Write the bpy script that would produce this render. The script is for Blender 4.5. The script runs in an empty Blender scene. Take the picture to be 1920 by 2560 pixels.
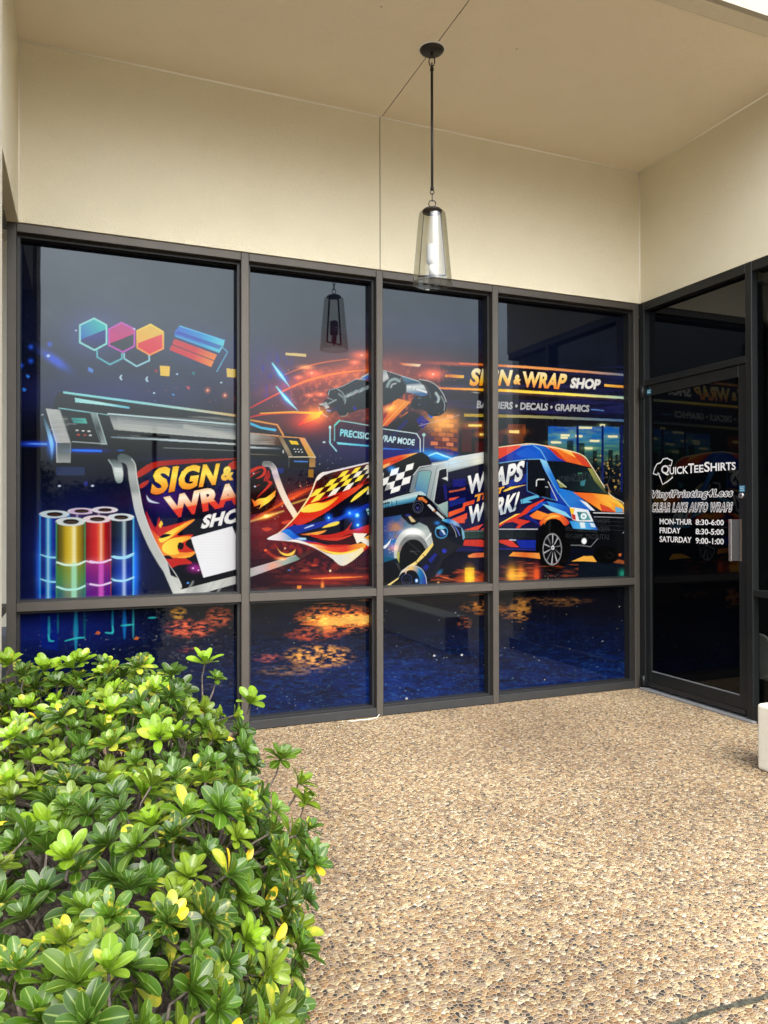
import bpy, bmesh, math, random
import numpy as np
from mathutils import Vector, Matrix
random.seed(7); RNG = np.random.default_rng(7)
S = bpy.context.scene; C = S.collection

# ------------------------------------------------------------------ camera, world, sun, exposure
YAW, PITCH, ROLL, FPX, CH = 0.3845, 0.00601, -0.00173, 1867.74, 1.35
Fv = np.array([math.sin(YAW)*math.cos(PITCH), math.cos(YAW)*math.cos(PITCH), math.sin(PITCH)])
R0 = np.array([math.cos(YAW), -math.sin(YAW), 0.0]); U0 = np.cross(R0, Fv)
Rv = R0*math.cos(ROLL)+U0*math.sin(ROLL); Uv = -R0*math.sin(ROLL)+U0*math.cos(ROLL)
cam = bpy.data.objects.new('camera', bpy.data.cameras.new('camera')); C.objects.link(cam)
cam.matrix_world = Matrix(((Rv[0],Uv[0],-Fv[0],0),(Rv[1],Uv[1],-Fv[1],0),(Rv[2],Uv[2],-Fv[2],CH),(0,0,0,1)))
cam.data.sensor_fit = 'HORIZONTAL'; cam.data.sensor_width = 36; cam.data.lens = 36*FPX/1920
cam.data.clip_start = 0.05; cam.data.clip_end = 1500
S.camera = cam
S.render.resolution_x = 768; S.render.resolution_y = 1024

SUN_EL, SUN_AZ = math.radians(48), math.radians(180)      # behind the camera, a little to the left
w = bpy.data.worlds.new('World'); S.world = w; w.use_nodes = True
nt = w.node_tree; nt.nodes.clear()
sky = nt.nodes.new('ShaderNodeTexSky'); sky.sky_type = 'NISHITA'; sky.sun_disc = False
sky.sun_elevation = SUN_EL; sky.sun_rotation = SUN_AZ; sky.dust_density = 4.0; sky.air_density = 1.0
hsv = nt.nodes.new('ShaderNodeHueSaturation'); hsv.inputs['Saturation'].default_value = 0.45
tc = nt.nodes.new('ShaderNodeTexCoord'); sx = nt.nodes.new('ShaderNodeSeparateXYZ')
ramp = nt.nodes.new('ShaderNodeValToRGB')                   # overcast sky: darker towards the horizon
e = ramp.color_ramp.elements
e[0].position = 0.0; e[0].color = (.16,.17,.18,1); e[1].position = 1.0; e[1].color = (1.0,1.0,.98,1)
for p_, c_ in ((.06,.45),(.14,1.15),(.24,1.9),(.45,1.9)):
    q_ = e.new(p_); q_.color = (c_*.98,c_,c_*1.02,1)
mul = nt.nodes.new('ShaderNodeMix'); mul.data_type = 'RGBA'; mul.blend_type = 'MULTIPLY'; mul.inputs[0].default_value = 1
bg = nt.nodes.new('ShaderNodeBackground'); bg.inputs[1].default_value = 0.15
wo = nt.nodes.new('ShaderNodeOutputWorld'); L = nt.links
L.new(tc.outputs['Generated'], sx.inputs[0]); L.new(sx.outputs['Z'], ramp.inputs[0])
L.new(sky.outputs[0], hsv.inputs['Color']); L.new(hsv.outputs[0], mul.inputs[6]); L.new(ramp.outputs[0], mul.inputs[7])
cn = nt.nodes.new('ShaderNodeTexNoise'); cn.inputs['Scale'].default_value = 3.2; cn.inputs['Detail'].default_value = 6; cn.inputs['Distortion'].default_value = .6
cmap = nt.nodes.new('ShaderNodeMapRange'); cmap.inputs[1].default_value = .3; cmap.inputs[2].default_value = .7; cmap.inputs[3].default_value = .86; cmap.inputs[4].default_value = 1.12
cm = nt.nodes.new('ShaderNodeVectorMath'); cm.operation = 'SCALE'
L.new(tc.outputs['Generated'], cn.inputs['Vector']); L.new(cn.outputs[0], cmap.inputs[0]); L.new(mul.outputs[2], cm.inputs[0]); L.new(cmap.outputs[0], cm.inputs['Scale'])
L.new(cm.outputs[0], bg.inputs[0]); L.new(bg.outputs[0], wo.inputs[0])
sl = bpy.data.lights.new('sun', 'SUN'); sl.energy = .5; sl.angle = math.radians(40); sl.color = (1,.93,.82)
so = bpy.data.objects.new('sun', sl); C.objects.link(so)
sd = Vector((math.sin(SUN_AZ)*math.cos(SUN_EL), math.cos(SUN_AZ)*math.cos(SUN_EL), math.sin(SUN_EL)))
so.rotation_euler = sd.to_track_quat('Z','Y').to_euler(); so.location = (0,-5,20)
S.view_settings.view_transform = 'Standard'; S.view_settings.look = 'None'
S.view_settings.exposure = 1.42; S.view_settings.gamma = 1.0

# ------------------------------------------------------------------ helpers
def tag(o, label=None, cat=None, group=None, kind=None):
    if label: o['label'] = label
    if cat: o['category'] = cat
    if group: o['group'] = group
    if kind: o['kind'] = kind
    return o
def empty(name, loc=(0,0,0), **k):
    o = bpy.data.objects.new(name, None); C.objects.link(o); o.location = loc; o.empty_display_size = .2
    return tag(o, **k)
def link(name, me, mat, parent=None, smooth=False, world=True):
    o = bpy.data.objects.new(name, me); C.objects.link(o)
    if mat: me.materials.append(mat)
    if parent:
        o.parent = parent
        if world:
            o.matrix_parent_inverse = Matrix.Identity(4) if parent.parent else Matrix.Translation(parent.location).inverted()
    if smooth: me.polygons.foreach_set('use_smooth', [True]*len(me.polygons))
    return o
def bm_box(bm, x0,x1,y0,y1,z0,z1):
    v = [bm.verts.new(c) for c in ((x0,y0,z0),(x1,y0,z0),(x1,y1,z0),(x0,y1,z0),(x0,y0,z1),(x1,y0,z1),(x1,y1,z1),(x0,y1,z1))]
    return [bm.faces.new([v[i] for i in f]) for f in ((0,3,2,1),(4,5,6,7),(0,1,5,4),(1,2,6,5),(2,3,7,6),(3,0,4,7))]
def box(name, x0,x1,y0,y1,z0,z1, mat, parent=None, bev=0.0, seg=2):
    bm = bmesh.new(); bm_box(bm, min(x0,x1),max(x0,x1),min(y0,y1),max(y0,y1),z0,z1)
    if bev: bmesh.ops.bevel(bm, geom=bm.edges[:], offset=bev, segments=seg, affect='EDGES', profile=.5)
    me = bpy.data.meshes.new(name); bm.to_mesh(me); bm.free()
    return link(name, me, mat, parent)
def mesh_pd(name, vs, fs, mat, parent=None, smooth=False):
    me = bpy.data.meshes.new(name); me.from_pydata([tuple(v) for v in vs], [], fs); me.update()
    return link(name, me, mat, parent, smooth)
def bm_tube(bm, pts, rad, n=10, cap=True):
    pts = [Vector(p) for p in pts]; rings = []; up = Vector((0,0,1))
    for i,p in enumerate(pts):
        d = (pts[min(i+1,len(pts)-1)]-pts[max(i-1,0)]).normalized()
        a = d.cross(up) if abs(d.z) < .95 else d.cross(Vector((1,0,0)))
        a.normalize(); b = d.cross(a)
        r = rad[i] if hasattr(rad,'__len__') else rad
        rings.append([bm.verts.new(p+r*(math.cos(2*math.pi*k/n)*a+math.sin(2*math.pi*k/n)*b)) for k in range(n)])
    for r1,r2 in zip(rings,rings[1:]):
        for k in range(n):
            f = bm.faces.new((r1[k],r1[(k+1)%n],r2[(k+1)%n],r2[k])); f.smooth = True
    if cap:
        bm.faces.new(rings[0][::-1]); bm.faces.new(rings[-1])
def tube(name, pts, rad, mat, parent=None, n=10, closed=False):
    bm = bmesh.new()
    bm_tube(bm, pts+[pts[0]] if closed else pts, rad, n, not closed)
    bmesh.ops.recalc_face_normals(bm, faces=bm.faces[:])
    me = bpy.data.meshes.new(name); bm.to_mesh(me); bm.free()
    return link(name, me, mat, parent)
def lathe(name, prof, c, mat, parent=None, n=48):
    vs=[]; fs=[]
    for (r,z) in prof:
        for k in range(n):
            a = 2*math.pi*k/n; vs.append((c[0]+r*math.cos(a), c[1]+r*math.sin(a), z))
    for i in range(len(prof)-1):
        for k in range(n):
            fs.append((i*n+k, i*n+(k+1)%n, (i+1)*n+(k+1)%n, (i+1)*n+k))
    return mesh_pd(name, vs, fs, mat, parent, True)

# ------------------------------------------------------------------ materials
def mat(name, col=(.5,.5,.5), rough=.6, metal=0, spec=.5, **kw):
    m = bpy.data.materials.new(name); m.use_nodes = True
    b = m.node_tree.nodes['Principled BSDF']
    b.inputs['Base Color'].default_value = (*col,1); b.inputs['Roughness'].default_value = rough
    b.inputs['Metallic'].default_value = metal; b.inputs['Specular IOR Level'].default_value = spec
    for k,v in kw.items(): b.inputs[k.replace('_',' ')].default_value = v
    return m
def nd(m, t, **k):
    n = m.node_tree.nodes.new(t)
    for a,b in k.items(): setattr(n,a,b)
    return n
def pb(m): return m.node_tree.nodes['Principled BSDF']
def noise(m, scale, detail=4, rough=.55, vec=None):
    n = nd(m,'ShaderNodeTexNoise'); n.inputs['Scale'].default_value = scale; n.inputs['Detail'].default_value = detail
    n.inputs['Roughness'].default_value = rough
    if vec is None:
        t = nd(m,'ShaderNodeTexCoord'); vec = t.outputs['Object']
    m.node_tree.links.new(vec, n.inputs['Vector']); return n
def rmp(m, src, stops):
    r = nd(m,'ShaderNodeValToRGB'); el = r.color_ramp.elements
    while len(el) < len(stops): el.new(.5)
    for x,(p_,c_) in zip(el, stops): x.position = p_; x.color = (*c_,1) if len(c_)==3 else c_
    m.node_tree.links.new(src, r.inputs[0]); return r
def bump(m, src, strength, dist=.01):
    b = nd(m,'ShaderNodeBump'); b.inputs['Strength'].default_value = strength; b.inputs['Distance'].default_value = dist
    m.node_tree.links.new(src, b.inputs['Height']); m.node_tree.links.new(b.outputs[0], pb(m).inputs['Normal']); return b
def mixc(m, f, a, b, bt='MIX'):
    x = nd(m,'ShaderNodeMix', data_type='RGBA', blend_type=bt); l = m.node_tree.links
    for i,v in ((0,f),(6,a),(7,b)):
        if isinstance(v,(int,float)): x.inputs[i].default_value = v
        elif isinstance(v,tuple): x.inputs[i].default_value = (*v,1)
        else: l.new(v, x.inputs[i])
    return x.outputs[2]

def stucco(name, a, b):
    m = mat(name, a, .92, spec=.2)
    n1 = noise(m, 1.3, 3); n2 = noise(m, 170, 3, .6); n3 = noise(m, 34, 4, .6)
    c = mixc(m, n1.outputs[0], a, b); l = m.node_tree.links
    sp = rmp(m, n2.outputs[0], [(.30,(.80,.80,.80)),(.5,(1,1,1))])
    c2 = mixc(m, .35, c, sp.outputs[0], 'MULTIPLY')
    n4 = noise(m, 5.5, 6, .65); c2 = mixc(m, 1.0, c2, rmp(m, n4.outputs[0], [(.30,(.975,.972,.965)),(.55,(1,1,1)),(.75,(1.01,1.01,1.01))]).outputs[0], 'MULTIPLY')
    l.new(c2, pb(m).inputs['Base Color'])
    ad = nd(m,'ShaderNodeMath', operation='MULTIPLY_ADD'); ad.inputs[1].default_value = .5
    l.new(n3.outputs[0], ad.inputs[0]); l.new(n2.outputs[0], ad.inputs[2])
    bump(m, ad.outputs[0], .8, .006); return m
M_stucco = stucco('cream_stucco', (.80,.745,.565), (.75,.69,.515))
M_ceil = stucco('ceiling_stucco', (.85,.775,.62), (.80,.725,.57))
M_facade = stucco('pale_stucco', (.72,.68,.55), (.66,.61,.48))
M_fascia = stucco('darkened_fascia_stucco', (.42,.40,.33), (.38,.36,.29))  # the pale stucco darkened in colour to hold down the fascia's brightness
M_low = stucco('off_white_stucco', (.74,.70,.58), (.66,.62,.50))
def anod(name, col, rough):
    m = mat(name, col, rough, .55, .5)
    n = noise(m, 9, 5); n2 = noise(m, 120, 2)
    c = mixc(m, n.outputs[0], tuple(x*.82 for x in col), tuple(x*1.2 for x in col))
    m.node_tree.links.new(c, pb(m).inputs['Base Color'])
    r = nd(m,'ShaderNodeMapRange'); r.inputs[3].default_value = rough-.08; r.inputs[4].default_value = rough+.12
    m.node_tree.links.new(n2.outputs[0], r.inputs[0]); m.node_tree.links.new(r.outputs[0], pb(m).inputs['Roughness'])
    return m
M_frame = anod('bronze_anodised_aluminium', (.074,.066,.056), .48)
M_stop = mat('black_glazing_gasket', (.010,.010,.011), .5)
M_door = anod('dark_anodised_aluminium', (.021,.023,.024), .42)
M_sill = anod('dark_sill_aluminium', (.036,.037,.037), .5)
M_thresh = anod('grey_aluminium', (.32,.33,.34), .5)
M_black = mat('black_iron', (.018,.017,.017), .45, .3)
M_glassdark = mat('dark_tinted_glass', (.0015,.002,.003), .03, 0, .5)
M_glassdoor = mat('black_door_glass', (.0008,.001,.0015), .03, 0, .22)
M_steel = anod('brushed_steel', (.55,.54,.52), .28); pb(M_steel).inputs['Metallic'].default_value = .9
M_white = mat('white_vinyl', (.85,.85,.85), .4)
M_vblack = mat('black_vinyl', (.006,.006,.008), .3)
M_blue = mat('blue_sticker', (.03,.22,.36), .4)
M_crack = mat('dark_joint', (.05,.035,.03), .9)
M_bulb = mat('white_bulb_glass', (.62,.63,.65), .3)
M_caulk = mat('pale_caulk', (.88,.85,.74), .6)
M_shade = bpy.data.materials.new('clear_smoked_glass'); M_shade.use_nodes = True
_n = M_shade.node_tree; _b = pb(M_shade); _o = _n.nodes['Material Output']
tr = _n.nodes.new('ShaderNodeBsdfTransparent'); tr.inputs[0].default_value = (.77,.77,.72,1)
gl = _n.nodes.new('ShaderNodeBsdfGlossy'); gl.inputs['Roughness'].default_value = .04; gl.inputs[0].default_value = (.55,.57,.60,1)
fr = _n.nodes.new('ShaderNodeLayerWeight'); fr.inputs[0].default_value = .22
mr = _n.nodes.new('ShaderNodeMapRange'); mr.inputs[3].default_value = .06; mr.inputs[4].default_value = .5
mx = _n.nodes.new('ShaderNodeMixShader')
_n.links.new(fr.outputs['Facing'], mr.inputs[0]); _n.links.new(mr.outputs[0], mx.inputs[0])
_n.links.new(tr.outputs[0], mx.inputs[1]); _n.links.new(gl.outputs[0], mx.inputs[2]); _n.links.new(mx.outputs[0], _o.inputs[0])
M_tint = M_shade.copy(); M_tint.name = 'tinted_window_glass'
for n_ in M_tint.node_tree.nodes:
    if n_.type == 'BSDF_TRANSPARENT': n_.inputs[0].default_value = (.62,.64,.62,1)
    if n_.type == 'MAP_RANGE': n_.inputs[3].default_value = .012; n_.inputs[4].default_value = .12

# exposed aggregate paving
M_agg = mat('exposed_aggregate', (.4,.3,.2), .75, spec=.35)
def _agg():
    m = M_agg; l = m.node_tree.links
    t = nd(m,'ShaderNodeTexCoord'); vec = t.outputs['Object']
    nw = nd(m,'ShaderNodeTexNoise'); nw.inputs['Scale'].default_value = 45; l.new(vec, nw.inputs['Vector'])
    va = nd(m,'ShaderNodeVectorMath', operation='MULTIPLY_ADD'); va.inputs[1].default_value = (.0045,.0045,.0)
    l.new(nw.outputs['Color'], va.inputs[0]); l.new(vec, va.inputs[2])
    def vor(scale, feat='F1', rnd=1.0):
        v = nd(m,'ShaderNodeTexVoronoi', voronoi_dimensions='2D', feature=feat); v.inputs['Scale'].default_value = scale
        v.inputs['Randomness'].default_value = rnd; l.new(va.outputs[0], v.inputs['Vector']); return v
    v1 = vor(75,rnd=.92); ve = vor(75,'DISTANCE_TO_EDGE',.92)
    sep = nd(m,'ShaderNodeSeparateColor'); l.new(v1.outputs['Color'], sep.inputs[0])
    pal = rmp(m, sep.outputs[0], [(0,(.06,.055,.055)),(.045,(.14,.10,.075)),(.14,(.27,.155,.075)),(.26,(.42,.26,.125)),(.37,(.26,.185,.125)),
        (.46,(.52,.37,.20)),(.58,(.60,.48,.28)),(.68,(.36,.28,.21)),(.76,(.66,.56,.37)),(.86,(.48,.34,.225)),(.95,(.70,.65,.53))])
    pal.color_ramp.interpolation = 'CONSTANT'
    br = nd(m,'ShaderNodeMapRange'); br.inputs[3].default_value = .72; br.inputs[4].default_value = 1.15
    l.new(sep.outputs[1], br.inputs[0])
    hs = nd(m,'ShaderNodeHueSaturation'); l.new(pal.outputs[0], hs.inputs['Color']); l.new(br.outputs[0], hs.inputs['Value'])
    sm = noise(m, 260, 2, vec=vec)
    c0 = mixc(m, .35, hs.outputs[0], rmp(m, sm.outputs[0], [(.3,(.7,.7,.7)),(.7,(1.15,1.1,1.05))]).outputs[0], 'MULTIPLY')
    eg = rmp(m, ve.outputs['Distance'], [(.0,(1,1,1)),(.05,(1,1,1)),(.10,(0,0,0))])
    grout = mixc(m, noise(m, 22, 4, vec=vec).outputs[0], (.70,.61,.45), (.42,.33,.23))
    c1 = mixc(m, eg.outputs[0], c0, grout)
    big = noise(m, .9, 5, vec=vec)
    c2 = mixc(m, 1.0, c1, rmp(m, big.outputs[0], [(.32,(.52,.49,.45)),(.62,(.76,.74,.68))]).outputs[0], 'MULTIPLY')
    l.new(c2, pb(m).inputs['Base Color'])
    hh = rmp(m, ve.outputs['Distance'], [(.0,(.15,.15,.15)),(.06,(.3,.3,.3)),(.25,(.9,.9,.9)),(.6,(1,1,1))])
    hm = nd(m,'ShaderNodeMath', operation='MULTIPLY_ADD'); l.new(hh.outputs[0], hm.inputs[0]); hm.inputs[1].default_value = .8
    l.new(sep.outputs[2], hm.inputs[2])
    bump(m, hm.outputs[0], .85, .005)
_agg()
M_asph = mat('asphalt', (.05,.05,.05), .9, spec=.3)
_n1 = noise(M_asph, 140, 4); _r = rmp(M_asph, _n1.outputs[0], [(.3,(.035,.035,.036)),(.7,(.085,.083,.08))]); M_asph.node_tree.links.new(_r.outputs[0], pb(M_asph).inputs['Base Color'])
M_soil = mat('soil_mulch', (.06,.045,.03), .95)
_n1 = noise(M_soil, 60, 6); _r = rmp(M_soil, _n1.outputs[0], [(.3,(.02,.015,.01)),(.6,(.10,.075,.05)),(.8,(.3,.26,.2))]); M_soil.node_tree.links.new(_r.outputs[0], pb(M_soil).inputs['Base Color']); bump(M_soil, _n1.outputs[0], .8, .03)
M_bark = mat('grey_bark', (.14,.11,.085), .9)
_n1 = noise(M_bark, 70, 5); _r = rmp(M_bark, _n1.outputs[0], [(.3,(.04,.03,.022)),(.7,(.17,.14,.11))]); M_bark.node_tree.links.new(_r.outputs[0], pb(M_bark).inputs['Base Color']); bump(M_bark, _n1.outputs[0], .6, .004)

D, XL, XR, ZH, ZC = 4.690, -.346, 4.065, 3.019, 4.053      # storefront plane, side walls, window head, ceiling
YF = 2.957                                                   # front line of the recess
GY = D+.11                                                   # glass plane
MULL = [(-.392,-.343),(.930,.980),(1.844,1.892),(2.744,2.792),(4.017,4.065)]
# ------------------------------------------------------------------ the printed window graphic
# painted as colours on the film's own fine mesh; positions are worked out on the glass plane
PPM, SSN = 300, 2
AX0, AZ0 = -.36, .02; AW, AH = int((4.08+.36)*PPM), int((3.0-.02)*PPM)
W2, H2 = AW*SSN, AH*SSN
_x = AX0+(np.arange(W2)+.5)/(PPM*SSN); _z = AZ0+(np.arange(H2)+.5)/(PPM*SSN)
GX, GZ = np.meshgrid(_x.astype(np.float32), _z.astype(np.float32))
_d = [GX*Fv[0]+GY*Fv[1]+(GZ-CH)*Fv[2], GX*Rv[0]+GY*Rv[1]+(GZ-CH)*Rv[2], GX*Uv[0]+GY*Uv[1]+(GZ-CH)*Uv[2]]
AU = (960+FPX*_d[1]/_d[0]).astype(np.float32); AV = (1280-FPX*_d[2]/_d[0]).astype(np.float32)
del _d
def to_wall(u,v):
    d = Fv+(u-960)/FPX*Rv-(v-1280)/FPX*Uv; t = GY/d[1]
    return t*d[0], CH+t*d[2]
def lin(c):
    c = np.asarray(c, np.float32)/255.; return np.where(c<=.04045, c/12.92, ((c+.055)/1.055)**2.4).astype(np.float32)
ART = np.zeros((H2,W2,3), np.float32)
REFL = (np.interp(AV, [500,900,1000,1100,1160,1230,1300], [.155,.135,.10,.062,.035,.008,.002])*((AU>92)&(AU<1266))).astype(np.float32)[...,None]*np.array([.93,1.,1.1],np.float32)
def region(us, vs, mar=4):
    u0,u1,v0,v1 = min(us)-mar,max(us)+mar,min(vs)-mar,max(vs)+mar
    P = [to_wall(u,v) for u in (u0,u1) for v in (v0,v1)]
    i0 = max(0,int((min(p[0] for p in P)-AX0)*PPM*SSN)); i1 = min(W2,int((max(p[0] for p in P)-AX0)*PPM*SSN)+1)
    j0 = max(0,int((min(p[1] for p in P)-AZ0)*PPM*SSN)); j1 = min(H2,int((max(p[1] for p in P)-AZ0)*PPM*SSN)+1)
    if i1<=i0 or j1<=j0: return None
    return (slice(j0,j1), slice(i0,i1))
def colour(c, U, V, sl):
    """c: (r,g,b) | ('g',(u0,v0),c0,(u1,v1),c1[,c2...]) gradient ; converts what is seen to what is printed"""
    if c[0] == 'g':
        (u0,v0),(u1,v1) = c[1],c[2]; cs = c[3]; d = (u1-u0)**2+(v1-v0)**2
        t = np.clip(((U-u0)*(u1-u0)+(V-v0)*(v1-v0))/d,0,1)
        ks = [k[0] for k in cs]; out = np.stack([np.interp(t, ks, [lin(k[1])[i] for k in cs]) for i in range(3)],-1).astype(np.float32)
    else: out = np.broadcast_to(lin(c[:3]), U.shape+(3,))
    return np.maximum(out-REFL[sl], 0)
def blend(sl, mask, c, add=False):
    if sl is None: return
    U,V = AU[sl],AV[sl]; m = mask[...,None]
    if add: ART[sl] += m*lin(c)
    else: ART[sl] = ART[sl]*(1-m)+colour(c,U,V,sl)*m
def inside(pts,U,V):
    r = np.zeros(U.shape,bool); n = len(pts)
    for i in range(n):
        (x0,y0),(x1,y1) = pts[i],pts[(i+1)%n]
        if y0 == y1: continue
        r ^= ((y0>V)!=(y1>V)) & (U < (x1-x0)*(V-y0)/(y1-y0)+x0)
    return r
ZT = {3:(2.592,0,540),4:(2.592,0,980),5:(2.44,580,640),6:(2.44,580,1080),7:(4.608,600,1080),8:(5.184,940,1080),9:(4.1475,760,860),
      10:(2.86,40,1480),11:(3.19,1100,860),12:(3.19,1100,1080),13:(2.37,600,1480),0:(1,0,0)}
ZS = 0
def T(pts, z):
    s,a,b = ZT[z]; return [(a+x/s, b+y/s) for x,y in pts]
def smoothp(pts, n=6, closed=False):
    P = pts[:]; k = len(P); out = []
    for i in range(k if closed else k-1):
        p0,p1,p2,p3 = (P[(i-1)%k] if closed or i>0 else P[0]),P[i],P[(i+1)%k],(P[(i+2)%k] if closed or i+2<k else P[-1])
        for j in range(n):
            t = j/n; out.append(tuple(.5*(2*p1[a]+(p2[a]-p0[a])*t+(2*p0[a]-5*p1[a]+4*p2[a]-p3[a])*t*t+(3*p1[a]-p0[a]-3*p2[a]+p3[a])*t**3) for a in (0,1)))
    if not closed: out.append(P[-1])
    return out
def gr(z, a, b, *cs):
    p = T([a,b],z); n = len(cs); return ('g',p[0],p[1],[((c[3] if len(c)>3 else i/(n-1)),c[:3]) for i,c in enumerate(cs)])
def poly(z, pts, c, a=1.0, sm=False, add=False):
    p = T(pts,z)
    if sm: p = smoothp(p,5,True)
    sl = region([q[0] for q in p],[q[1] for q in p],2)
    if sl is None: return
    blend(sl, inside(p,AU[sl],AV[sl]).astype(np.float32)*a, c, add)
def pline(z, pts, wd, c, a=1.0, sm=False, soft=.8, add=False, taper=None):
    s = ZT[z][0]; p = T(pts,z); wd = wd/s
    if sm: p = smoothp(p,6)
    sl = region([q[0] for q in p],[q[1] for q in p],wd+soft*2+2)
    if sl is None: return
    U,V = AU[sl],AV[sl]; best = np.full(U.shape,-9,np.float32); n = len(p)-1
    for i in range(n):
        (x0,y0),(x1,y1) = p[i],p[i+1]; dx,dy = x1-x0,y1-y0; d2 = dx*dx+dy*dy+1e-6
        t = np.clip(((U-x0)*dx+(V-y0)*dy)/d2,0,1); d = np.hypot(U-x0-t*dx,V-y0-t*dy)
        ww = wd
        if taper:
            g = (i+t)/n; ww = wd*(np.interp(g,[k/(len(taper)-1) for k in range(len(taper))],taper))
        best = np.maximum(best, (ww/2-d)/soft+.5)
    blend(sl, np.clip(best,0,1)*a, c, add)
def blob(z, cx, cy, rx, ry, c, a=1.0, ang=0, add=True, pw=1.0):
    s = ZT[z][0]; (cx,cy), = T([(cx,cy)],z); rx/=s; ry/=s; R = max(rx,ry)*2.6
    sl = region([cx-R,cx+R],[cy-R,cy+R],0)
    if sl is None: return
    U,V = AU[sl]-cx,AV[sl]-cy; ca,sa = math.cos(ang),math.sin(ang)
    q = ((U*ca+V*sa)/rx)**2+((-U*sa+V*ca)/ry)**2
    blend(sl, np.exp(-q**pw)*a*(q<6.7), c, add)
def ell(z, cx, cy, rx, ry, c, a=1.0, ang=0, ring=None):
    s = ZT[z][0]; (cx,cy), = T([(cx,cy)],z); rx/=s; ry/=s; R = max(rx,ry)+3
    sl = region([cx-R,cx+R],[cy-R,cy+R],0)
    if sl is None: return
    U,V = AU[sl]-cx,AV[sl]-cy; ca,sa = math.cos(ang),math.sin(ang)
    q = np.sqrt(((U*ca+V*sa)/rx)**2+((-U*sa+V*ca)/ry)**2); d = (q-1)*min(rx,ry)
    m = np.clip(.5-d/.7,0,1) if ring is None else np.clip((ring/s/2-np.abs(d))/.7+.5,0,1)
    blend(sl, (m*a).astype(np.float32), c)
def hashn(i,j,seed):
    h = (i.astype(np.int64)*374761393+j.astype(np.int64)*668265263+seed*1442695041)&0xffffffff
    h = ((h^(h>>13))*1274126177)&0xffffffff; return ((h^(h>>16))&0xffff).astype(np.float32)/65535.
def vnoise(U,V,su,sv,seed,octs=3):
    out = 0; amp = .5; tot = 0
    for o in range(octs):
        x,y = U/su*2**o, V/sv*2**o; i,j = np.floor(x),np.floor(y); fx,fy = x-i,y-j; fx = fx*fx*(3-2*fx); fy = fy*fy*(3-2*fy)
        a,b,c,d = hashn(i,j,seed+o),hashn(i+1,j,seed+o),hashn(i,j+1,seed+o),hashn(i+1,j+1,seed+o)
        out = out+amp*((a*(1-fx)+b*fx)*(1-fy)+(c*(1-fx)+d*fx)*fy); tot += amp; amp *= .55
    return (out/tot).astype(np.float32)
def ntex(z, x0,y0,x1,y1, su,sv, lo,hi, c, a=1.0, seed=1, add=False, fall=True, octs=3, tilt=0.0):
    """noisy patch, soft-edged"""
    (u0,v0),(u1,v1) = T([(x0,y0),(x1,y1)],z); sl = region([u0,u1],[v0,v1],0)
    if sl is None: return
    U,V = AU[sl],AV[sl]; n = vnoise(U,V+U*tilt,su,sv,seed,octs); m = np.clip((n-lo)/(hi-lo),0,1)
    q = np.maximum(np.abs((U-(u0+u1)/2)/((u1-u0)/2)), np.abs((V-(v0+v1)/2)/((v1-v0)/2))) if not fall else np.hypot((U-(u0+u1)/2)/((u1-u0)/2),(V-(v0+v1)/2)/((v1-v0)/2))
    m = m*(np.clip((1-q)*2.2,0,1) if fall else (q<1))
    blend(sl, m.astype(np.float32)*a, c, add)
def sparks(z, x0,y0,x1,y1, n, cols, r0=.8,r1=2.2, seed=0, a=.9, sq=False):
    rg = random.Random(seed)
    for k in range(n):
        x,y = rg.uniform(x0,x1),rg.uniform(y0,y1); r = rg.uniform(r0,r1)*ZT[z][0]*(rg.random()**1.5+.35)
        c = rg.choice(cols)
        if sq: poly(z,[(x-r,y-r),(x+r,y-r*.8),(x+r*.9,y+r),(x-r*.8,y+r)],c,a)
        else: ell(z,x,y,r,r,c,a)

_tc = {}
def text_tris(s, bold=.03, space=1.0):
    key = (s,bold,space)
    if key in _tc: return _tc[key]
    cu = bpy.data.curves.new('t','FONT'); cu.body = s; cu.size = 1; cu.offset = bold; cu.space_character = space; cu.resolution_u = 3
    o = bpy.data.objects.new('t',cu); C.objects.link(o); bpy.context.view_layer.update()
    me = bpy.data.meshes.new_from_object(o.evaluated_get(bpy.context.evaluated_depsgraph_get())); me.calc_loop_triangles()
    v = np.array([x.co[:2] for x in me.vertices]); t = np.array([x.vertices[:] for x in me.loop_triangles])
    bpy.data.objects.remove(o); bpy.data.curves.remove(cu); bpy.data.meshes.remove(me)
    _tc[key] = (v,t); return v,t
def homog(src,dst):
    A=[]; b=[]
    for (x,y),(u,v) in zip(src,dst):
        A.append([x,y,1,0,0,0,-u*x,-u*y]); b.append(u); A.append([0,0,0,x,y,1,-v*x,-v*y]); b.append(v)
    h = np.linalg.solve(np.array(A,float),np.array(b,float)); return np.append(h,1).reshape(3,3)
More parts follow.
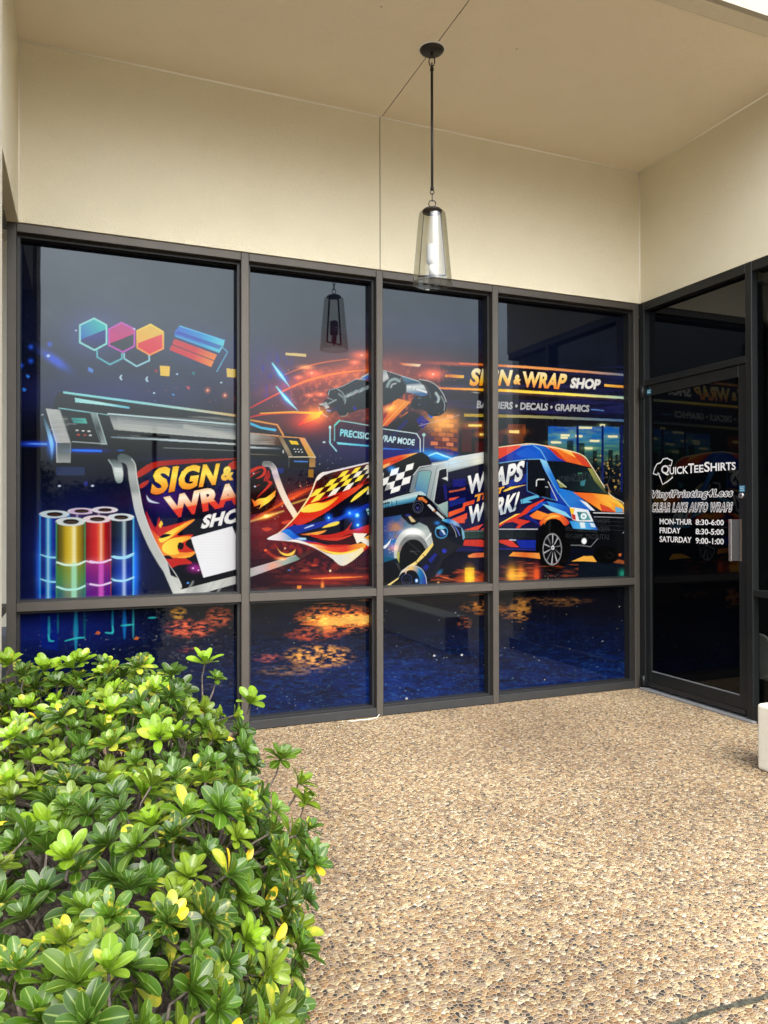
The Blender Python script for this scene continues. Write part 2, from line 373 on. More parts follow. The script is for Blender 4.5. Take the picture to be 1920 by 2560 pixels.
def atext(z, s, q, c, bold=.03, slant=0.0, shadow=None, a=1.0, space=1.0, off=(2,2)):
    """q: top-left, top-right, bottom-right, bottom-left of the word; slant leans the letters inside it"""
    v,t = text_tris(s,bold,space); q = T(q,z)
    v = v.copy(); v[:,0] += slant*v[:,1]
    x0,y0 = v.min(0); x1,y1 = v.max(0)
    y0 = min(y0,0.0) if any(ch in 'gyQ,' for ch in s) else y0
    H = homog([(x0,y1),(x1,y1),(x1,y0),(x0,y0)],q)
    w_ = np.c_[v,np.ones(len(v))]@H.T; P = w_[:,:2]/w_[:,2:]
    for dx,dy,cc in ([(off[0],off[1],shadow)] if shadow else [])+[(0,0,c)]:
        Q = P+np.array([dx,dy]); sl = region(Q[:,0],Q[:,1],2)
        if sl is None: return
        U,V = AU[sl],AV[sl]; m = np.zeros(U.shape,bool); j0,i0 = sl[0].start,sl[1].start
        for tri in t:
            A,B,D_ = Q[tri]
            s2 = region([A[0],B[0],D_[0]],[A[1],B[1],D_[1]],1)
            if s2 is None: continue
            k = (slice(s2[0].start-j0,s2[0].stop-j0),slice(s2[1].start-i0,s2[1].stop-i0)); u,v_ = U[k],V[k]
            if u.size == 0: continue
            e1 = (B[0]-A[0])*(v_-A[1])-(B[1]-A[1])*(u-A[0]); e2 = (D_[0]-B[0])*(v_-B[1])-(D_[1]-B[1])*(u-B[0]); e3 = (A[0]-D_[0])*(v_-D_[1])-(A[1]-D_[1])*(u-D_[0])
            m[k] |= ((e1>=0)&(e2>=0)&(e3>=0))|((e1<=0)&(e2<=0)&(e3<=0))
        blend(sl, m.astype(np.float32)*a, cc)
def paint():
    K=(8,10,14); W=(238,238,234)
    n = vnoise(AU,AV,90,70,3,4)[...,None]
    ART[:] = np.array([.0035,.005,.012],np.float32)*(.5+1.1*n)
    # --- background colour clouds
    for z,x,y,rx,ry,c,a in ((3,620,760,300,150,(50,52,130),.5),(3,700,1150,600,130,(52,55,150),.8),(3,150,700,90,500,(20,40,90),.3),(3,1500,950,120,160,(40,40,120),.5),
        (5,200,700,150,160,(50,50,140),.6),(5,650,800,420,200,(175,62,32),.95),(5,800,740,200,90,(225,120,50),.7),(5,500,1000,380,120,(120,40,22),.8),
        (5,1150,690,280,90,(150,55,35),.8),(5,1250,470,380,90,(45,55,120),.45),(5,900,420,200,80,(40,45,80),.3),(5,1350,1000,200,200,(150,70,30),.7),
        (6,300,520,300,150,(200,50,20),1),(6,180,640,260,200,(100,14,20),.9),(6,700,640,300,170,(120,20,20),.9),(6,600,900,400,80,(110,32,18),.9),
        (6,250,860,300,120,(38,20,30),.8),(6,700,120,300,110,(40,40,120),.9),(6,1050,90,240,90,(42,46,150),1),(6,1000,640,150,180,(22,50,120),.9),
        (4,350,700,300,200,(16,24,52),.5),(4,550,1150,450,220,(18,28,100),.55),(4,1250,600,300,160,(30,34,110),.6),
        (11,900,60,500,120,(12,22,50),.5),(12,300,1150,500,110,(80,45,22),.9),(12,1300,1100,300,80,(10,40,40),.4)):
        blob(z,x,y,rx,ry,c,a*(.34 if z in(3,4) else .30 if z==6 else .46))
    ntex(3,240,130,1540,700,60,60,.45,.9,(34,36,42),.7,seed=12,add=True,fall=False)
    ntex(5,100,60,1580,600,60,50,.5,.9,(30,32,38),.7,seed=13,add=True,fall=False)
    ntex(5,100,560,420,900,9,22,.5,.8,(60,62,180),.7,seed=4,tilt=-1.2)
    ntex(5,250,620,1400,1050,8,8,.55,.85,(235,110,50),.6,seed=5,add=True)
    ntex(6,110,480,860,900,10,10,.52,.8,(190,50,35),.4,seed=8,add=True)
    # --- painted shop front at the right
    poly(11,[(0,150),(1560,255),(1560,1100),(1200,1100),(150,880),(150,560),(0,540)],gr(11,(0,0),(1545,0),(58,44,44),(26,20,26),(20,24,60)),.8)
    ntex(11,0,170,1550,560,60,6,.4,.9,(40,44,110),.5,seed=40,fall=False,add=True)
    poly(11,[(150,575),(1560,620),(1560,1200),(150,1200)],(24,24,28),.9)
    for r in range(9):                                          # bricks
        for k in range(5):
            x = -75+k*62+(r%2)*30; y = 560+r*37+.06*x; rg = random.Random(r*9+k); b = rg.uniform(.6,1.25)
            if x+56 > 158: continue
            poly(11,[(x,y),(x+56,y+3),(x+56,y+32),(x,y+29)],(min(255,190*b),min(255,118*b),84*b),.8)
    blob(11,20,620,110,70,(255,190,90),.7)
    for r in range(10):
        for k in range(2):
            rg = random.Random(r*5+k); b = rg.uniform(.5,1.2); x = 1475+k*42+(r%2)*14; y = 1040+r*27+0
            poly(11,[(x,y),(x+36,y+1),(x+36,y+20),(x,y+19)],(110*b,66*b,40*b),.8)
    for x0,x1,y0,y1 in ((170,250,640,860),(275,385,610,740),(275,385,775,900),(450,500,690,790)): poly(11,[(x0,y0),(x1,y0),(x1,y1),(x0,y1)],(96,62,48),.8)
    for x,y,w_ in ((225,650,105),(315,722,70),(550,700,80)): blob(11,x+w_/2,y,w_*.9,22,(230,140,50),.5); poly(11,[(x,y-9),(x+w_,y-7),(x+w_,y+9),(x,y+8)],(250,225,130))
    ntex(11,540,640,680,820,40,14,.3,.8,(150,75,35),.9,seed=61,fall=False)
    poly(11,[(540,680),(660,685),(660,790),(540,790)],(110,60,34),.6); poly(11,[(548,688),(630,690),(628,712),(550,710)],(250,215,130))
    for x0,x1 in ((860,1085),(1103,1285),(1303,1428),(1462,1546)):
        q=[(x0,655),(x1,665),(x1,1150),(x0,1150)]
        poly(11,q,gr(11,(0,650),(0,1010),(18,78,170),(30,110,160),(50,105,110),(40,60,60),(14,18,26)))
        ntex(11,x0,660,x1,960,22,5,.35,.85,(120,160,110),.6,seed=70+x0,fall=False)
        ntex(11,x0,660,x1,800,26,9,.45,.85,(20,60,160),.7,seed=90+x0,fall=False)
    for x0,y0,x1,y1 in ((1010,770,1060,1100),(1085,790,1150,1100),(1215,850,1250,1100),(1340,845,1375,1100),(1395,880,1420,1100),(1250,1000,1300,1100),(1500,760,1546,1100)): poly(11,[(x0,y0),(x1,y0),(x1,y1),(x0,y1)],(18,24,30),.85)
    for x,y,w_ in ((958,728,75),(958,748,60),(880,785,85),(1100,668,110),(1190,773,80),(1335,738,80),(1150,832,65),(1465,780,70),(1075,735,60),(1270,648,45)):
        blob(11,x+w_/2,y,w_*.8,14,(120,150,110),.5); poly(11,[(x,y-9),(x+w_,y-7),(x+w_-3,y+9),(x+4,y+8)],(232,228,180))
    sparks(11,1240,890,1540,1180,70,[(190,160,80),(150,120,60),(90,90,70)],1.2,3.0,seed=5,a=.8,sq=True)
    for x in (1095,1294,1445): poly(11,[(x-9,650),(x+9,650),(x+9,1180),(x-9,1180)],(16,30,90))
    pline(12,[(1460,90),(1460,760)],7,(20,22,30),.8)
    # sign band lines
    poly(11,[(150,148),(700,176),(1545,245),(1545,262),(700,196),(150,160)],gr(11,(150,0),(1545,0),(215,130,90),(245,165,95),(225,150,90),(90,140,165)))
    blob(11,110,160,200,12,(200,90,50),.7,ang=.05)
    poly(11,[(-60,345),(540,362),(1545,425),(1545,444),(540,383),(-60,357)],gr(11,(0,0),(1545,0),(240,150,90),(250,205,80),(250,230,90),(150,205,200)))
    blob(11,700,390,700,16,(120,80,20),.6,ang=.06)
    poly(11,[(40,247),(185,252),(185,272),(40,262)],(245,195,90)); poly(11,[(1308,320),(1545,338),(1545,357),(1308,340)],gr(11,(1308,0),(1545,0),(245,190,80),(225,140,50)))
    poly(11,[(190,556),(700,568),(1545,606),(1545,623),(700,590),(190,580)],gr(11,(190,0),(1545,0),(190,165,95),(140,140,100),(60,110,160)))
    pline(11,[(245,385),(320,392)],7,(190,190,180),taper=[0,1,0])
    g = gr(11,(0,210),(0,350),(252,244,205),(250,215,120),(240,140,55))
    for s,q in (('SIGN',[(240,192),(580,208),(562,336),(232,336)]),('WRAP',[(658,218),(1018,240),(988,364),(668,345)])):
        q2=[(a,b) for a,b in q]; atext(11,s,q2,(150,50,20),bold=.06,slant=.13,a=.4,space=1.03); atext(11,s,q2,g,bold=.042,slant=.13,space=1.03)
    atext(11,'&',[(588,243),(645,247),(640,327),(582,322)],g,bold=.05,slant=.1)
    atext(11,'SHOP',[(1040,268),(1282,282),(1272,364),(1034,352)],(232,230,222),bold=.05,slant=.12)
    atext(11,'BANNERS \u2022 DECALS \u2022 GRAPHICS',[(295,452),(1190,488),(1186,543),(290,512)],(178,180,182),bold=.035)
    pline(11,[(1205,522),(1303,532)],8,(90,130,190))
    # --- hexagons
    def hexa(o,c_line,up,lo,s1,s2,k):
        poly(3,o,up); a,b = s1,s2
        poly(3,[a,b]+k,lo); pline(3,o+[o[0]],11,c_line,soft=.7)
    blob(3,600,770,170,140,(60,70,160),.35)
    hexa([(610,665),(690,708),(690,828),(612,870),(518,820),(518,708)],(165,228,225),gr(3,(520,800),(650,680),(48,132,205),(90,200,195)),gr(3,(600,770),(600,870),(58,98,160),(66,66,120)),(520,802),(688,735),[(690,828),(612,868),(520,820)])
    hexa([(787,692),(872,735),(870,843),(797,883),(706,838),(706,735)],(200,120,200),(205,62,150),(78,52,84),(710,828),(868,765),[(870,843),(797,883),(706,838)])
    poly(3,[(790,700),(710,735),(770,780),(868,740)],(190,80,150),.6)
    hexa([(975,704),(1057,752),(1057,860),(970,901),(889,855),(889,745)],gr(3,(0,710),(0,900),(235,215,110),(240,160,100)),gr(3,(900,800),(1000,710),(235,190,95),(225,195,50)),gr(3,(900,860),(1050,790),(222,88,80),(225,110,85)),(892,825),(1055,765),[(1057,860),(970,898),(890,855)])
    pline(3,[(628,872),(630,915),(712,963),(790,925),(790,893)],10,(128,196,208)); pline(3,[(804,893),(805,925),(885,975),(968,937),(965,906)],10,(165,212,225))
    # --- squeegee
    blob(3,1290,850,220,120,(30,60,140),.3)
    poly(3,[(1097,868),(1130,797),(1405,900),(1368,980)],gr(3,(1100,830),(1390,940),(205,84,80),(212,98,78),(236,160,88)))
    pline(3,[(1110,832),(1390,940)],6,(80,62,70)); pline(3,[(1122,812),(1400,915)],4,(190,110,110),.6)
    poly(3,[(1165,712),(1455,806),(1450,835),(1420,888),(1130,782),(1135,745)],gr(3,(1150,730),(1440,840),(48,138,214),(70,160,215),(130,212,228)))
    poly(3,[(1150,745),(1440,842),(1420,866),(1138,762)],(36,104,180),.75); pline(3,[(1165,714),(1455,808)],6,(120,200,240)); pline(3,[(1138,778),(1420,882)],5,(120,190,220))
    pline(3,[(1444,855),(1474,882),(1405,1008)],7,(120,180,210))
    # squares and bits
    for q,c in (((1035,970,1100,1040),(232,200,115)),((1467,988,1526,1048),(232,205,125)),((1000,992,1021,1018),(160,98,92)),((1242,1007,1265,1032),(80,136,150)),((1208,1102,1230,1125),(196,112,122)),((1112,1150,1132,1166),(110,160,220))):
        poly(3,[(q[0],q[1]),(q[2],q[1]+6),(q[2]-3,q[3]),(q[0]+4,q[3]-5)],c)
    poly(3,[(570,978),(607,996),(600,1020),(572,1005)],(120,155,225)); poly(3,[(172,1025),(195,1040),(185,1055),(170,1040)],(50,120,220)); poly(3,[(150,1110),(172,1125),(160,1140),(145,1130)],(50,120,220))
    for x,y in ((200,850),(322,832),(135,970),(200,940)): blob(3,x,y,14,14,(30,90,220),.9)
    blob(3,355,935,90,26,(50,90,230),.9,ang=.6); pline(3,[(303,902),(400,962)],22,(70,125,235),taper=[1,.7,0]); ell(3,313,907,11,9,(200,225,255))
    for x,y in ((782,1047),(950,1058)): pline(3,[(x+4,y-12),(x-4,y),(x+5,y+13)],10,(190,215,235))
    for x,y in ((1147,1025),(1433,1080),(998,1148),(870,732),(493,743)): ell(3,x,y,7,5,(190,215,240))
    for x,y in ((1345,1130),(1457,1163),(1540,1185)): blob(3,x,y,14,14,(220,110,50),.8); ell(3,x,y,5,5,(250,220,190))
    sparks(3,900,940,1540,1240,24,[(120,110,150),(170,110,90),(110,140,190)],.5,1.2,seed=3)
    # --- printer, left pane
    poly(4,[(350,110),(356,40),(375,5),(410,0),(1600,160),(1600,440),(1000,425),(700,400),(470,470),(365,470),(300,110)],(22,25,30),.92)
    poly(4,[(356,40),(375,5),(410,0),(1560,158),(1560,215),(700,140),(380,100)],(58,60,66),.9)
    poly(4,[(410,-4),(1560,150),(1560,166),(410,10)],gr(4,(410,0),(1550,160),(158,222,226),(150,215,225),(170,205,200),(215,185,130)))
    poly(4,[(485,38),(640,64),(840,97),(840,109),(690,88),(487,66)],gr(4,(485,0),(840,0),(170,226,230),(185,235,235),(110,190,215)))
    pline(4,[(1250,150),(1560,195)],12,(90,90,90),taper=[0,1,1])
    poly(4,[(700,138),(1560,212),(1560,312),(1130,283),(742,250)],gr(4,(1000,165),(985,290),(96,104,108),(130,138,142),(165,172,172),(178,184,180),(120,126,126)))
    ntex(4,760,160,1560,310,70,1.6,.4,.8,(205,210,205),.35,seed=21,fall=False,tilt=-.075)
    pline(4,[(700,141),(1560,214)],8,(200,226,230)); pline(4,[(1200,225),(1560,300)],30,(196,200,192),.5,soft=6)
    poly(4,[(670,240),(1560,312),(1560,335),(690,268)],(34,36,40))
    poly(4,[(690,286),(1000,300),(1560,335),(1560,347),(1000,312),(690,296)],gr(4,(690,0),(1560,0),(110,125,135),(190,208,215),(200,208,205)))
    pline(4,[(1060,362),(1560,382)],6,(118,122,120)); pline(4,[(1000,420),(1550,400)],16,(14,16,18))
    poly(4,[(380,106),(700,152),(742,250),(690,340),(460,325)],(36,38,42)); pline(4,[(382,105),(590,134),(700,150)],7,(150,205,212))
    poly(4,[(632,140),(702,152),(742,250),(668,240)],(48,50,56))
    poly(4,[(583,132),(627,138),(692,342),(658,342),(650,300)],gr(4,(600,140),(670,340),(150,165,168),(90,96,98),(150,165,166))); pline(4,[(627,138),(692,340)],5,(180,205,208)); pline(4,[(585,134),(655,340)],4,(120,140,142))
    poly(4,[(300,108),(385,116),(458,331),(365,330)],gr(4,(320,110),(430,330),(198,204,202),(172,178,178),(188,190,190))); ntex(4,300,108,460,330,40,2,.4,.8,(215,220,218),.4,seed=22)
    poly(4,[(365,332),(458,333),(456,458),(369,458)],gr(4,(0,330),(0,458),(94,106,108),(118,128,128),(168,174,172))); pline(4,[(300,109),(366,331),(369,456)],4,(225,230,230)); pline(4,[(388,118),(458,331),(456,456)],4,(150,160,160))
    poly(4,[(275,148),(288,160),(330,270),(346,350),(334,446),(322,335)],gr(4,(0,150),(0,445),(70,84,96),(150,195,225),(84,104,122)),sm=True); blob(4,336,338,24,60,(60,140,255),.9)
    blob(4,235,337,90,14,(40,80,235),1); pline(4,[(165,335),(300,338)],13,(110,170,250),taper=[0,.6,1])
    poly(4,[(460,168),(555,172),(566,205),(476,200)],gr(4,(460,170),(560,205),(84,150,150),(110,190,180))); pline(4,[(470,182),(540,188)],3,(40,90,90)); pline(4,[(438,206),(495,209)],4,(150,156,160))
    for x,y,c in ((499,248,W),(538,252,W),(576,254,W),(508,277,(212,92,78)),(549,279,(212,92,78)),(585,281,W)): poly(4,[(x-9,y-4),(x+9,y-3),(x+10,y+5),(x-8,y+4)],c,.9)
    pline(4,[(468,322),(690,337)],6,(170,184,186)); pline(4,[(470,377),(655,383)],13,(62,126,232)); blob(4,560,380,110,14,(30,70,200),.6); pline(4,[(750,378),(812,380)],9,(64,112,205),taper=[0,1,0])
    poly(4,[(365,484),(550,488),(550,540),(365,540)],(62,76,112),.75)
    for x,y in ((600,608),(385,609)): ell(4,x,y,10,6,(200,215,235))
    poly(4,[(545,580),(570,580),(565,608),(548,608)],(60,62,140)); ell(4,275,148,8,4,(190,210,220))
    # --- printer, second pane
    poly(7,[(100,0),(440,40),(480,0),(740,65),(870,290),(865,410),(560,410),(560,330),(100,300)],(24,25,28),.9)
    poly(7,[(100,0),(440,42),(500,160),(110,140)],gr(7,(110,20),(500,140),(170,172,168),(128,120,112),(120,98,84),(70,58,52)))
    ntex(7,100,10,400,150,60,2,.4,.8,(200,205,205),.4,seed=25,fall=False)
    pline(7,[(100,12),(300,28),(500,55),(690,70),(735,76)],12,gr(7,(100,0),(735,0),(200,180,160),(225,160,115),(235,175,120)))
    pline(7,[(365,42),(415,150)],4,(60,54,50)); poly(7,[(110,165),(470,185),(470,200),(110,188)],gr(7,(110,0),(470,0),(190,200,205),(80,86,98)))
    pline(7,[(110,255),(460,268)],6,(150,140,125),taper=[1,.7,0]); pline(7,[(110,310),(400,310)],4,(50,52,62))
    poly(7,[(105,0),(220,-60),(440,40),(100,8)],(30,34,44),.8)
    poly(7,[(435,48),(490,52),(612,290),(560,290)],gr(7,(450,60),(600,290),(138,118,92),(160,146,122),(118,112,100)))
    poly(7,[(488,60),(690,72),(800,285),(612,285)],(44,36,34)); poly(7,[(562,98),(655,108),(675,146),(590,140)],(238,205,70)); pline(7,[(590,120),(650,126)],4,(200,160,50))
    for x,y in ((625,198),(662,199),(701,203),(640,228),(677,229),(714,232)): ell(7,x,y,10,6,(205,205,205))
    poly(7,[(680,72),(740,72),(868,290),(795,292)],gr(7,(700,80),(840,290),(232,160,112),(210,160,95),(196,160,84)))
    pline(7,[(740,72),(866,288)],5,(225,205,180)); pline(7,[(560,288),(795,288),(868,294)],8,(226,215,190))
    poly(7,[(797,300),(866,300),(864,404),(797,404)],gr(7,(0,300),(0,404),(150,118,80),(176,140,92))); poly(7,[(788,430),(845,432),(845,525),(785,520)],(158,118,56)); ell(7,497,226,9,20,(180,185,185))
    pline(7,[(565,292),(560,405)],4,(150,150,150),.6); pline(7,[(625,338),(778,342)],16,(86,130,205),taper=[.8,1,.8]); poly(7,[(410,415),(505,418),(495,475),(450,475)],(56,70,140),.7)
    pline(5,[(105,1000),(275,1030),(312,1092)],9,(222,160,100)); pline(5,[(110,1022),(175,1048),(262,1062)],15,(100,190,225),taper=[1,.8,1]); pline(5,[(470,-10),(490,40)],1,K)
    pline(7,[(470,0),(505,58)],9,(222,160,100))
    # --- printed banner, left pane
    poly(4,[(860,470),(900,445),(1500,425),(1600,440),(1600,1200),(1165,1282),(1040,1100),(945,900),(890,620)],(14,14,22))
    blob(4,1080,640,130,160,(40,44,150),.5); blob(4,1500,650,120,160,(34,38,130),.5); blob(4,1230,700,360,60,(90,22,24),.4)
    for q in ([(888,522),(960,470),(1060,445),(1325,434),(1110,470),(1010,490),(945,530),(890,556)],[(905,600),(960,572),(955,596),(915,625)],[(1480,468),(1560,435),(1560,490),(1500,500)],[(1000,480),(1200,445),(1560,430),(1240,462)]): poly(4,q,gr(4,(890,0),(1560,0),(186,66,58),(150,52,50),(200,76,64)),sm=True)
    poly(4,[(945,770),(985,850),(1010,875),(1030,810),(1050,870),(1120,860),(1260,826),(1190,880),(1150,930),(1250,925),(1200,985),(1260,1040),(1200,1070),(1245,1110),(1160,1120),(1080,1140),(1010,1030),(955,900)],gr(4,(950,800),(1100,1130),(150,30,30),(208,54,36),(190,44,30)),sm=True)
    poly(4,[(975,890),(1040,940),(1110,905),(1190,850),(1262,828),(1140,925),(1090,965),(1180,935),(1240,940),(1165,985),(1135,1030),(1200,1040),(1265,1035),(1210,1065),(1130,1075),(1060,1070),(1010,1010)],gr(4,(980,900),(1180,1060),(216,84,40),(238,138,44),(240,150,50)),sm=True)
    for q in ([(1030,945),(1080,910),(1170,865),(1262,828),(1160,895),(1095,950),(1045,975)],[(1060,985),(1130,945),(1238,945),(1180,975),(1150,1015),(1160,1045),(1105,1055),(1055,1030)],[(1150,1075),(1210,1060),(1270,1035),(1230,1070)]): poly(4,q,gr(4,(1040,0),(1260,0),(250,226,84),(248,206,70),(244,150,60)),sm=True)
    for q in ([(1030,945),(1065,920),(1110,925),(1060,945)],[(1055,1065),(1090,1058),(1120,1078),(1085,1082)],[(1150,1010),(1180,1020),(1190,985),(1160,975)]): poly(4,q,(28,14,16),sm=True)
    poly(4,[(1045,832),(1056,855),(1038,882),(1027,860)],(244,200,70)); pline(4,[(948,668),(970,705),(1035,722)],17,(205,215,238),sm=True,taper=[0,1,0])
    blob(4,1265,1140,40,24,(170,40,150),.8); ell(4,1250,1142,7,6,(235,180,235)); ell(4,1285,1155,6,5,(235,180,235)); ell(4,1217,1237,7,6,(90,160,240))
    atext(4,'SIGN',[(979,482),(1431,456),(1412,606),(969,680)],(14,14,22),bold=.06,slant=.1,space=1.06)
    atext(4,'SIGN',[(985,490),(1425,462),(1406,600),(975,672)],gr(4,(1190,480),(1200,650),(240,190,66),(252,228,100),(246,180,70),(226,128,56)),bold=.045,slant=.1,space=1.06)
    atext(4,'&',[(1437,483),(1518,482),(1512,572),(1430,576)],gr(4,(0,480),(0,575),(252,240,120),(240,180,70)),bold=.05,slant=.06)
    atext(4,'WRAP',[(1058,682),(1642,560),(1640,705),(1098,826)],gr(4,(1300,615),(1335,790),(236,178,110),(250,240,215),(238,150,100,.60),(222,72,56,.62),(212,58,50)),bold=.05,slant=.0,space=1.05)
    atext(4,'SHOP',[(1315,802),(1650,728),(1640,828),(1300,888)],(236,236,234),bold=.05,slant=.12,space=1.05)
    poly(4,[(1236,944),(1504,870),(1600,1110),(1600,1130),(1318,1203)],(232,234,238))      # blank white card
    # silver border with its curled top
    poly(4,[(700,438),(760,440),(790,470),(798,525),(790,584),(755,584),(735,520),(725,475)],gr(4,(0,440),(0,584),(80,92,94),(150,164,164),(205,214,212),(130,148,148)),sm=True); poly(4,[(735,488),(788,492),(797,525),(746,522)],(212,222,222)); pline(4,[(702,438),(726,475),(740,520)],4,(200,215,215))
    cu=[(790,428),(828,442),(852,480),(862,560),(880,660),(900,765),(935,870),(985,985),(1050,1100),(1120,1200),(1150,1260)]
    pline(4,cu,56,gr(4,(0,430),(0,1260),(96,108,110),(176,184,182,.12),(150,156,154,.25),(196,200,196,.3),(186,190,182,.75),(200,204,198)),sm=True)
    pline(4,[(x+24,y-8) for x,y in cu[1:]],5,(214,218,214),sm=True)
    poly(4,[(1040,1120),(1085,1105),(1150,1205),(1106,1188),(1168,1281),(1600,1172),(1600,1222),(1262,1318),(1128,1322)],gr(4,(1050,1200),(1580,1200),(190,196,192),(214,216,208),(168,172,168,.4),(205,208,202,.6),(188,190,186)))
    for x in (1190,1330,1390): pline(4,[(x,1330),(x+60,1230)],14,(170,176,172),.5,soft=3)
    poly(4,[(1106,1188),(1152,1206),(1085,1105)],(14,14,20))
    # --- banner, second pane
    poly(7,[(110,430),(190,395),(280,390),(370,560),(430,720),(370,900),(110,960)],(44,14,18))
    for q,c in (([(110,440),(200,400),(275,400),(300,450),(270,510),(180,540),(250,490),(270,440),(230,420),(110,480)],(200,66,58)),([(290,560),(370,575),(330,640),(190,760),(260,680),(330,590)],(198,60,50)),
        ([(300,480),(330,440),(345,520),(310,560),(270,560)],(160,50,50)),([(110,500),(160,470),(240,450),(190,480),(110,530)],(150,46,46))): poly(7,q,c,sm=True)
    poly(7,[(130,770),(170,800),(210,770),(290,760),(350,720),(410,670),(400,740),(330,810),(250,860),(220,890),(240,830),(165,860)],gr(7,(150,800),(400,700),(232,110,50),(250,226,84),(244,150,56)),sm=False)
    ell(7,172,627,12,9,(215,230,255)); ell(7,155,478,6,9,(225,225,230)); poly(7,[(165,625),(235,600),(200,625)],(170,66,60))
    sparks(7,120,820,480,1000,50,[(230,220,210),(220,120,80)],.3,.9,seed=8)
    # red streaks and glows behind
    for p0,p1,w_,c in (((110,1025),(830,640),26,(226,96,44)),((110,1035),(500,910),12,(255,215,130)),((560,840),(790,765),10,(255,210,110)),((540,740),(835,640),34,(180,58,34))): pline(7,[p0,p1],w_,c,.85,soft=5,taper=[.4,1,.5])
    blob(7,310,970,90,24,(255,170,60),1,ang=-.3); blob(7,300,968,26,16,(255,230,150),1); blob(7,600,750,160,30,(220,80,30),.6,ang=-.4)
    for q in ([(480,1035),(570,1015),(600,1045),(500,1060)],[(250,1110),(330,1100),(360,1120),(300,1145)]): poly(7,q,(210,76,52),.9,sm=True)
    for r in range(16):
        for k in range(18): 
            x=125+k*19+(r%2)*9; y=1100+r*24-k*1.5
            ell(7,x,y,4.6,4.6,(130,48,48),.55)
    for r in range(5):
        for k in range(14): ell(7,560+k*22,700+r*22-k*8,5,5,(214,96,70),.7)
    for r in range(9):
        for k in range(10): ell(7,1290+k*26,1100+r*26-k*6+(250 if r>4 else 0),5,5,(150,46,50),.6)
    sparks(7,380,560,820,960,46,[(240,190,160),(226,120,90)],.4,1.3,seed=9); sparks(7,880,250,1200,420,14,W and [(200,220,235)],.4,1.1,seed=14)
    poly(7,[(110,1580),(640,1420),(690,1465),(600,1500),(110,1672)],gr(7,(110,0),(690,0),(176,180,176),(190,178,182),(216,160,140,.45),(160,176,166,.7),(110,140,130)))
    poly(7,[(640,1420),(900,1340),(690,1465)],(84,48,44),.8); pline(7,[(110,1578),(640,1420)],5,(210,205,200))
    for q in ([(425,1333),(470,1380),(540,1402),(600,1380),(640,1352),(610,1412),(540,1428),(470,1400)],): poly(7,q,gr(7,(0,1340),(0,1428),(225,160,90),(250,215,80)),sm=True)
    pline(7,[(290,1360),(400,1440),(520,1460)],26,(190,60,40),.7,soft=5,sm=True); ell(7,293,1362,16,12,(240,110,60)); blob(7,480,1460,50,16,(255,190,110),.9); ell(7,517,1340,11,10,(235,180,150))
    cv=[(285,368),(340,372),(385,420),(410,500),(445,600),(490,710),(545,820),(600,905),(640,970)]
    pline(7,cv,66,gr(7,(0,370),(0,1000),(120,124,124),(214,200,206,.14),(190,176,190,.22),(226,205,190,.35),(236,222,200,.7),(244,222,190)),sm=True); pline(7,[(x+30,y-10) for x,y in cv[1:-1]],4,(240,235,230),.8,sm=True)
    # --- the swooping wrap sheet
    sh=[(312,1230),(440,1165),(560,1060),(660,950),(740,830),(800,740),(840,640),(870,560),(905,500),(950,462),(1010,455),(1530,335),(1600,310),(1600,1260),(1530,1290),(1410,1385),(1190,1540),(1050,1450),(930,1370),(800,1310),(640,1265),(420,1248)]
    poly(7,sh,(196,44,34))
    poly(7,[(905,520),(960,470),(1100,450),(1530,350),(1530,440),(1400,590),(1000,740),(800,835),(840,660)],gr(7,(850,800),(1200,450),(196,56,40),(70,20,34),(60,22,36),(110,36,34)))
    # checker
    ck=[(960,520),(1590,345),(1570,545),(860,800)]
    H=homog([(0,0),(9,0),(9,4),(0,4)],ck)
    def hp(x,y):
        x += -.55*y+.7; q=H@np.array([x,y,1]); return (q[0]/q[2],q[1]/q[2])
    for i in range(0,10):
        for j in range(4):
            if (i+j)%2: continue
            if i<1 and j<2 or (i>6 and j==3): continue
            cc=(246,222,78) if (i+j*.7)<4.6 or (j==2 and i<7) else (238,232,214)
            poly(7,[hp(i,j),hp(i+1,j),hp(i+1,j+1),hp(i,j+1)],cc)
    for i in range(4,10):
        for j in range(4):
            if (i+j)%2==0: continue
            poly(7,[hp(i,j),hp(i+1,j),hp(i+1,j+1),hp(i,j+1)],(30,18,34) if j!=0 or i<8 else (206,60,44),.9)
    poly(7,[(800,835),(900,800),(1060,740),(1220,700),(1400,612),(1600,540),(1600,1300),(1000,1300),(500,1180),(620,1060)],(18,16,34))
